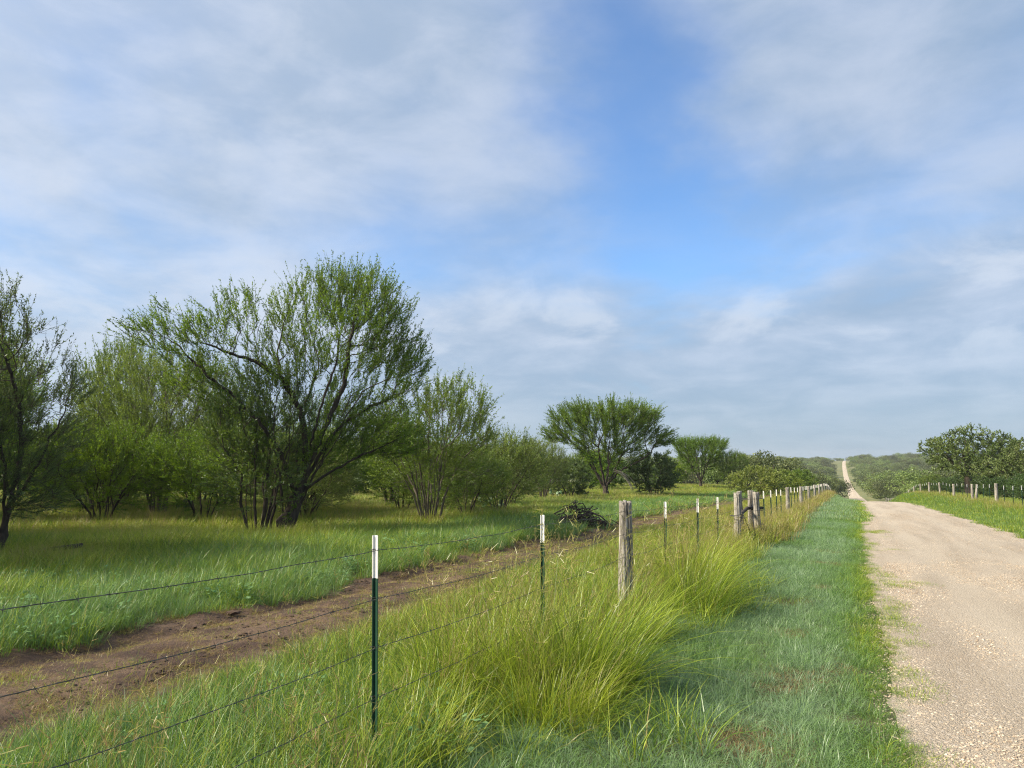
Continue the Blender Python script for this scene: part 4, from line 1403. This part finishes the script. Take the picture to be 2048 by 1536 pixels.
def tpost_meshes():
    sh = Acc(); tip = Acc(); stud = Acc(); clip = Acc()

    def tee(acc, z0, z1, n):
        # T section: face plate to +x, web behind
        acc.box((.004, 0, (z0 + z1) / 2), (.0022, .0175, (z1 - z0) / 2))
        acc.box((-.0125, 0, (z0 + z1) / 2), (.014, .0022, (z1 - z0) / 2))
        k = z0 + .02
        while k < z1 - .01:
            acc.box((.0098, 0, k), (.0036, .005, .008)); k += .053
    tee(sh, -.35, T_H - .24, 0)
    tee(tip, T_H - .24, T_H, 0)
    return sh.mesh('shaft', M_TGREEN), tip.mesh('painted_tip', M_TWHITE)


TP = tpost_meshes()
WIRE_Z = [1.22, .95, .68, .41, .15]
clip_acc = Acc()
clip_acc.tube([(.011, -.024, 0), (.013, 0, .004), (.011, .024, 0), (-.004, .024, .001), (-.006, 0, .003), (-.004, -.024, .001), (.011, -.024, 0)], [.0022] * 7, 4)
CLIP = clip_acc.mesh('wire_clip', M_WIRE)


def tpost(x, y, face, label, group=None, lean=(0, 0), clips=True):
    e_ = empty('steel_fence_post', (x, y, float(H(x, y))), face)
    e_.rotation_euler = (lean[0], lean[1], face)
    mobj('shaft', TP[0], e_); mobj('painted_tip', TP[1], e_)
    if clips:
        for z in WIRE_Z:
            o = mobj('wire_clip', CLIP, e_); o.location = (0, 0, z)
    return tag(e_, label, 'fence post', group)


def wpost_mesh(seed, rad, h, knots=True):
    g = np.random.default_rng(seed)
    ns, nz = 54, 30
    ph = g.uniform(0, 6.3, 8)
    a = np.arange(ns) * 2 * PI / ns
    zz = np.linspace(-.35, h, nz)
    groove = sum(math.sin(ph[0]) * 0 + g.uniform(.3, 1) * np.cos(k * a + ph[k % 8]) / k ** .5 for k in (2, 3, 5, 7, 9, 11, 13))
    V = []
    for z in zz:
        tpr = 1.0 - .08 * (z / h) + .05 * math.sin(z * 4 + ph[1])
        if z < .25: tpr *= .86 + .14 * sstep(-.1, .25, z)
        tw = .18 * z
        gr = np.interp((a + tw) % (2 * PI), np.append(a, 2 * PI), np.append(groove, groove[0]))
        cr = -np.clip(np.cos(9 * (a + tw) + 2.0 * math.sin(z * 2 + ph[2])) - .82, 0, 1) * 1.0
        r_ = rad * tpr * (1 + .045 * gr + cr * 1.6)
        if knots:
            for (kz, ka, ks) in ((h * .72, 4.6, .05), (h * .5, 4.9, .055), (h * .32, 4.3, .05), (h * .9, 4.1, .06)):
                dd = ((z - kz) / ks) ** 2 + ((((a - ka + PI) % (2 * PI)) - PI) / .28) ** 2
                r_ = r_ + rad * (.16 * np.exp(-dd * .7) - .40 * np.exp(-dd * 5))
        bx = .012 * math.sin(z * 2.1 + ph[3]); by = .012 * math.sin(z * 1.7 + ph[4])
        top = (.012 * np.cos(a - ph[5]) + .006 * g.normal(0, 1, ns)) if z == zz[-1] else 0
        V.append(np.stack([bx + r_ * np.cos(a), by + r_ * np.sin(a), z + top * np.ones(ns)], -1))
    V = np.vstack(V)
    i = np.arange(nz - 1)[:, None] * ns; j = np.arange(ns)[None, :]; j2 = (j + 1) % ns
    Q = np.stack([i + j, i + j2, i + ns + j2, i + ns + j], -1).reshape(-1, 4)
    last = (nz - 1) * ns
    ring = V[last:last + ns]
    cen = ring.mean(0)
    inner = cen + (ring - cen) * .55 - np.array([0, 0, .008])
    V = np.vstack([V, inner, cen - np.array([0, 0, .014])])
    b = last + ns
    Q2 = np.array([(last + k, last + (k + 1) % ns, b + (k + 1) % ns, b + k) for k in range(ns)])
    T = np.array([(b + k, b + (k + 1) % ns, b + ns) for k in range(ns)])
    return mesh_np('post', V, np.vstack([Q, Q2]), T, M_POST, True)


WP = [wpost_mesh(701, .085, 1.33), wpost_mesh(702, .095, 1.32), wpost_mesh(703, .08, 1.30), wpost_mesh(704, .09, 1.34)]


def wpost(k, x, y, rz, label, group=None, lean=(0, 0), s_=1.0):
    o = mobj('wooden_post', WP[k])
    o.location = (x, y, float(H(x, y)))
    o.rotation_euler = (lean[0], lean[1], rz)
    o.scale = (s_, s_, 1)
    return tag(o, label, 'fence post', group)


# faces of the steel posts look across the road (stud side to -x as in the photo)
FACE = R(180 - 24)
tpost(FX, 1.12, FACE, 'white-tipped green steel post next to the camera, left of the nearest clump')
tpost(FX, 3.63, FACE, 'nearest green steel fence post with white tip', lean=(R(-.5), R(.9)))
tpost(FX, 6.14, FACE, 'second green steel post with white tip, behind the tallest grass clump', lean=(R(.5), R(.3)))
wpost(0, FX - .01, 8.80, R(10), 'lone weathered wooden post with knots between the steel posts', lean=(0, R(.8)))
tpost(FX, 10.94, FACE, 'slim steel post first to the right of the lone wooden post', lean=(0, R(-.8)))
tpost(FX, 13.46, FACE, 'slim steel post midway between lone wooden post and gate posts', lean=(0, R(-1.6)))
tpost(FX, 15.71, FACE, 'slim steel post nearest before the wooden gate posts', lean=(0, R(-1.2)))
wpost(1, FX, 18.69, R(50), 'single grey split gate post wrapped by a wire loop', lean=(0, R(1.0)), s_=.95)
wpost(2, -2.70, 21.4, R(10), 'left post of the wired cluster of three grey posts', lean=(0, R(-1.5)))
wpost(3, -2.48, 21.75, R(130), 'middle post of the wired cluster of three grey posts')
wpost(1, -2.27, 21.45, R(220), 'right post of the wired cluster of three grey posts', lean=(0, R(1.2)))
# brace log between the gate posts
acc = Acc()
acc.tube([(-2.5, 18.72, float(H(-2.5, 18.7)) + .62), (-2.52, 20, float(H(-2.5, 20)) + .80), (-2.55, 21.5, float(H(-2.5, 21.5)) + .86), (-2.2, 22.0, float(H(-2.5, 22)) + .86)], [.04, .045, .045, .04], 8)
tag(mobj('brace_pole', acc.mesh('brace_pole', M_BRUSH, True)), 'dark brace pole jammed between the single gate post and the cluster', 'pole')


def ring(cx, cy, cz, rx, ry_, tilt, r_=.006, n=16):
    a = np.linspace(0, 2 * PI, n + 1)
    return [(cx + rx * math.cos(t), cy + ry_ * math.sin(t), cz + tilt * math.cos(t)) for t in a], [r_] * (n + 1)


acc = Acc()
z0 = float(H(-2.5, 18.7))
acc.tube(*ring(-2.46, 18.66, z0 + .80, .16, .14, .03, .009), 5)
acc.tube(*ring(-2.45, 18.66, z0 + .76, .17, .14, -.03, .007), 5)
acc.tube([(-2.30, 18.6, z0 + .82), (-2.25, 18.8, z0 + .6), (-2.22, 19.2, z0 + .35), (-2.05, 19.6, z0 + .06)], [.008] * 4, 5)
tag(mobj('wire_loop', acc.mesh('wire_loop', M_WIRE, True)), 'twisted wire loop around the single grey gate post', 'wire')
acc = Acc()
z0 = float(H(-2.5, 21.5))
for z in (.42, .80, 1.12):
    acc.tube(*ring(-2.485, 21.55, z0 + z, .345, .30, .015, .007, 24), 5)
tag(mobj('wire_wrap', acc.mesh('wire_wrap', M_WIRE, True)), 'wire wrapped around the cluster of three grey posts', 'wire')
acc = Acc()
acc.tube([(-2.10, 19.5, float(H(-2.1, 19.5)) - .05), (-2.17, 19.55, float(H(-2.1, 19.5)) + .45), (-2.24, 19.6, float(H(-2.1, 19.5)) + .90)], [.016, .015, .012], 6)
tag(mobj('gate_stick', acc.mesh('gate_stick', M_RUST, True)), 'thin dark gate stick leaning before the cluster of posts', 'stick')

LW = [35.3, 45.6, 55.6, 65.7, 75.8, 86, 96.3, 106.5, 117, 128]
LF = 'far left fence posts'
yy = [25.2, 27.6, 29.8, 31.9]
for a_, b_ in zip(LW[:-1], LW[1:]):
    yy += list(np.linspace(a_, b_, 5)[1:-1])
for k, y in enumerate(yy):
    lab = 'small white-tipped steel post in the far stretch of the left fence'
    if k == 0: lab = 'white-tipped steel post first beyond the cluster of gate posts'
    tpost(FX, float(y), FACE, lab, None if k == 0 else LF + ', steel', lean=(0, R(rng.normal(0, 1.0))), clips=y < 30)
for k, y in enumerate(LW):
    lab = 'grey wooden post in the far stretch of the left fence'
    if k == 0: lab = 'first single wooden post beyond the cluster of gate posts'
    wpost(k % 4, FX, y, k * 1.1, lab, None if k == 0 else LF + ', wooden', lean=(0, R(rng.normal(0, 1.5))))

RX = 8.7
RW = [46.2, 56.6, 66.6, 77.5, 88.6, 99.7, 110.8, 121.6, 132, 142.5, 153, 164, 175, 186, 198, 210]
RYT = []
for a_, b_ in zip(RW[:-1], RW[1:]):
    RYT += list(np.linspace(a_, b_, 5)[1:-1])
for y in RYT:
    tpost(RX, float(y), R(180 + 10), 'small white-tipped steel post in the right fence', 'right fence posts, steel', lean=(0, R(rng.normal(0, 1.0))), clips=False)
for k, y in enumerate(RW):
    wpost((k + 2) % 4, RX, y, k * 1.7, 'pale wooden post in the right fence', 'right fence posts, wooden', lean=(0, R(rng.normal(0, 1.5))), s_=1.1)
wpost(3, RX + .05, 65.4, .4, 'second post of the doubled wooden pair in the right fence', lean=(0, R(5)))


def wire(name, x, posts, z, label, group, barbs_to=24, r_=.0017):
    g = np.random.default_rng(int(z * 1000) + len(posts))
    P = []
    acc = Acc()
    for a_, b_ in zip(posts[:-1], posts[1:]):
        n_ = 10 if a_ < 30 else 3
        for k in range(n_):
            t = k / n_; y = a_ + (b_ - a_) * t
            za = float(H(x, a_)) * (1 - t) + float(H(x, b_)) * t
            P.append((x + .017, y, za + z - .02 * math.sin(PI * t) + g.normal(0, .0025)))
    y = posts[-1]; P.append((x + .017, y, float(H(x, y)) + z))
    P = np.array(P)
    acc.tube(P, np.full(len(P), r_), 4)
    # second strand, twisted round the first near the camera
    nearp = P[P[:, 1] < barbs_to]
    if len(nearp) > 3:
        t = np.linspace(0, 1, 900)
        Y_ = nearp[0, 1] + (nearp[-1, 1] - nearp[0, 1]) * t
        Z_ = np.interp(Y_, nearp[:, 1], nearp[:, 2])
        ph = Y_ * 2 * PI / .085
        tw = np.stack([x + .017 + .0025 * np.cos(ph), Y_, Z_ + .0025 * np.sin(ph)], -1)
        acc.tube(tw, np.full(len(tw), .0012), 3)
        y = nearp[0, 1] + .05
        while y < nearp[-1, 1]:
            zb = float(np.interp(y, nearp[:, 1], nearp[:, 2]))
            for s_ in range(2):
                a = g.uniform(0, PI)
                d = np.array([math.cos(a), .5 * (1 if s_ else -1), math.sin(a)]) * .016
                c = np.array([x + .017, y + .006 * s_, zb])
                acc.tube([c - d, c, c + d], [.0007, .0013, .0007], 3)
            y += .127
    tag(mobj(name, acc.mesh(name, M_WIRE)), label, 'fence wire', group)


lp = sorted([-6.4, -3.9, -1.4, 1.12, 3.63, 6.14, 8.8, 10.94, 13.46, 15.71, 18.69, 21.4] + [float(v) for v in yy] + LW)
for z, nm in zip(WIRE_Z, ('topmost', 'second from top', 'middle', 'second from bottom', 'lowest')):
    wire('barbed_wire', FX, lp, z, '%s barbed wire strand of the left fence' % nm, None)
rp = sorted([float(v) for v in RYT] + RW)
for z, nm in zip((1.2, .85, .5), ('topmost', 'middle', 'lowest')):
    wire('fence_wire', RX, rp, z, '%s wire strand of the right fence' % nm, None, 0, .003)

# ------------------------------------------------------------------ brush pile, log, stone, cactus
g = np.random.default_rng(801)
px, py = -8.75, 25.3
pz = float(H(px, py))
root = empty('brush_pile', (px, py, pz), R(18.8))
acc = Acc()
for k in range(230):
    u = g.normal(0, .42); v = g.normal(0, .32)
    hh = .62 * math.exp(-((u + .1) / .55) ** 2 - (v / .5) ** 2) * g.uniform(.05, 1)
    a = g.uniform(0, 2 * PI); L = g.uniform(.25, .75)
    d = np.array([math.cos(a), math.sin(a), g.normal(-.05, .28)])
    c = np.array([u * 1.3, v, hh * 1.25 + .06])
    b = g.normal(0, .09, 3)
    P = [c - d * L * .5, c + b, c + d * L * .5]
    P = [np.array([q[0], q[1], max(q[2], .01)]) for q in P]
    rr = g.uniform(.007, .024)
    acc.tube(P, [rr, rr * .85, rr * .4], 5)
o = mobj('tangled_sticks', acc.mesh('tangled_sticks', M_BRUSH, True), root)
for (p0, p1, p2, rr) in (((-.9, -.1, .42), (-.55, -.05, .60), (-.25, 0, .72), .022), ((.2, -.3, .1), (.7, -.4, .25), (1.15, -.45, .06), .028), ((-.4, -.4, .1), (0, -.5, .35), (.45, -.45, .5), .035), ((.3, .1, .5), (.75, .1, .35), (1.1, 0, .05), .03), ((-1.0, -.2, .08), (-.6, -.3, .3), (-.2, -.35, .42), .026)):
    a2 = Acc(); a2.tube([p0, p1, p2], [rr, rr * .9, rr * .6], 7)
    mobj('dead_limb', a2.mesh('dead_limb', M_BRUSH, True), root)
tag(root, 'dark heap of cut dead branches beside the dirt track', 'brush pile')

acc = Acc()
lx, ly = -13.6, 9.2
z = float(H(lx, ly))
acc.tube([(lx - .55, ly - .35, z + .10), (lx - .1, ly - .05, z + .17), (lx + .5, ly + .35, z + .26)], [.05, .048, .04], 9)
tag(mobj('fallen_log', acc.mesh('fallen_log', M_BRUSH, True)), 'short dark fallen log in grass at the left edge', 'log')

me = stone_mesh(77); me.materials.clear(); me.materials.append(M_CLOD)
o = mobj('flat_stone', me); sx_, sy_ = -6.95, 7.1
o.location = (sx_, sy_, float(H(sx_, sy_)) + .03); o.scale = (.20, .12, .10); o.rotation_euler = (0, 0, .6)
tag(o, 'small flat brown stone on the far edge of the dirt track', 'stone')


def pad_mesh():
    bm = bmesh.new()
    bmesh.ops.create_uvsphere(bm, u_segments=12, v_segments=8, radius=.5)
    for v in bm.verts:
        z_ = v.co.z + .5
        v.co = Vector((v.co.x * (.62 + .35 * z_), v.co.y * .17, z_))
    me = bpy.data.meshes.new('pad'); bm.to_mesh(me); bm.free()
    for p in me.polygons: p.use_smooth = True
    me.materials.append(M_CACTUS)
    return me


PAD = pad_mesh()
for (cx, cy, lab, n_) in ((-15.0, 31.4, 'prickly pear cactus under the low wide mesquite bush', 22), (-24.0, 21.8, 'prickly pear cactus behind the bushy yellow-green mesquite', 20), (-20.0, 52.5, 'prickly pear cactus near the foot of the fan-topped tree', 24)):
    root = empty('prickly_pear', (cx, cy, float(H(cx, cy))), 0)
    lv = []
    for k in range(n_):
        if k < 7 or not lv:
            b = np.array([g.normal(0, .35), g.normal(0, .3), 0.02]); up_ = np.array([g.normal(0, .3), g.normal(0, .3), 1])
        else:
            b, up0 = lv[int(g.integers(0, len(lv)))]; b = b + up0 * .24; up_ = up0 + np.array([g.normal(0, .6), g.normal(0, .6), .2])
        up_ = unit(up_); lv.append((b, up_))
        q = Vector(up_).to_track_quat('Z', 'Y')
        o = mobj('pad', PAD, root); o.location = b; o.rotation_mode = 'QUATERNION'
        o.rotation_quaternion = q @ Matrix.Rotation(g.uniform(0, 6.3), 4, 'Z').to_quaternion(); s_ = g.uniform(.22, .32); o.scale = (s_,) * 3
    tag(root, lab, 'cactus')

# ------------------------------------------------------------------ damp morning air
HAZE = True
if HAZE:
    acc = Acc(); acc.box((0, 700, 2), (1900, 1000, 17))
    m, N = new_mat('thin_morning_haze')
    pv = N.n('ShaderNodeVolumePrincipled', i_Density=.00017)
    pv.inputs['Color'].default_value = (.90, .95, 1.0, 1)
    pv.inputs['Anisotropy'].default_value = .2
    o_ = N.n('ShaderNodeOutputMaterial'); N.t.links.new(pv.outputs[0], o_.inputs['Volume'])
    tag(mobj('haze', acc.mesh('haze', m)), kind='stuff')
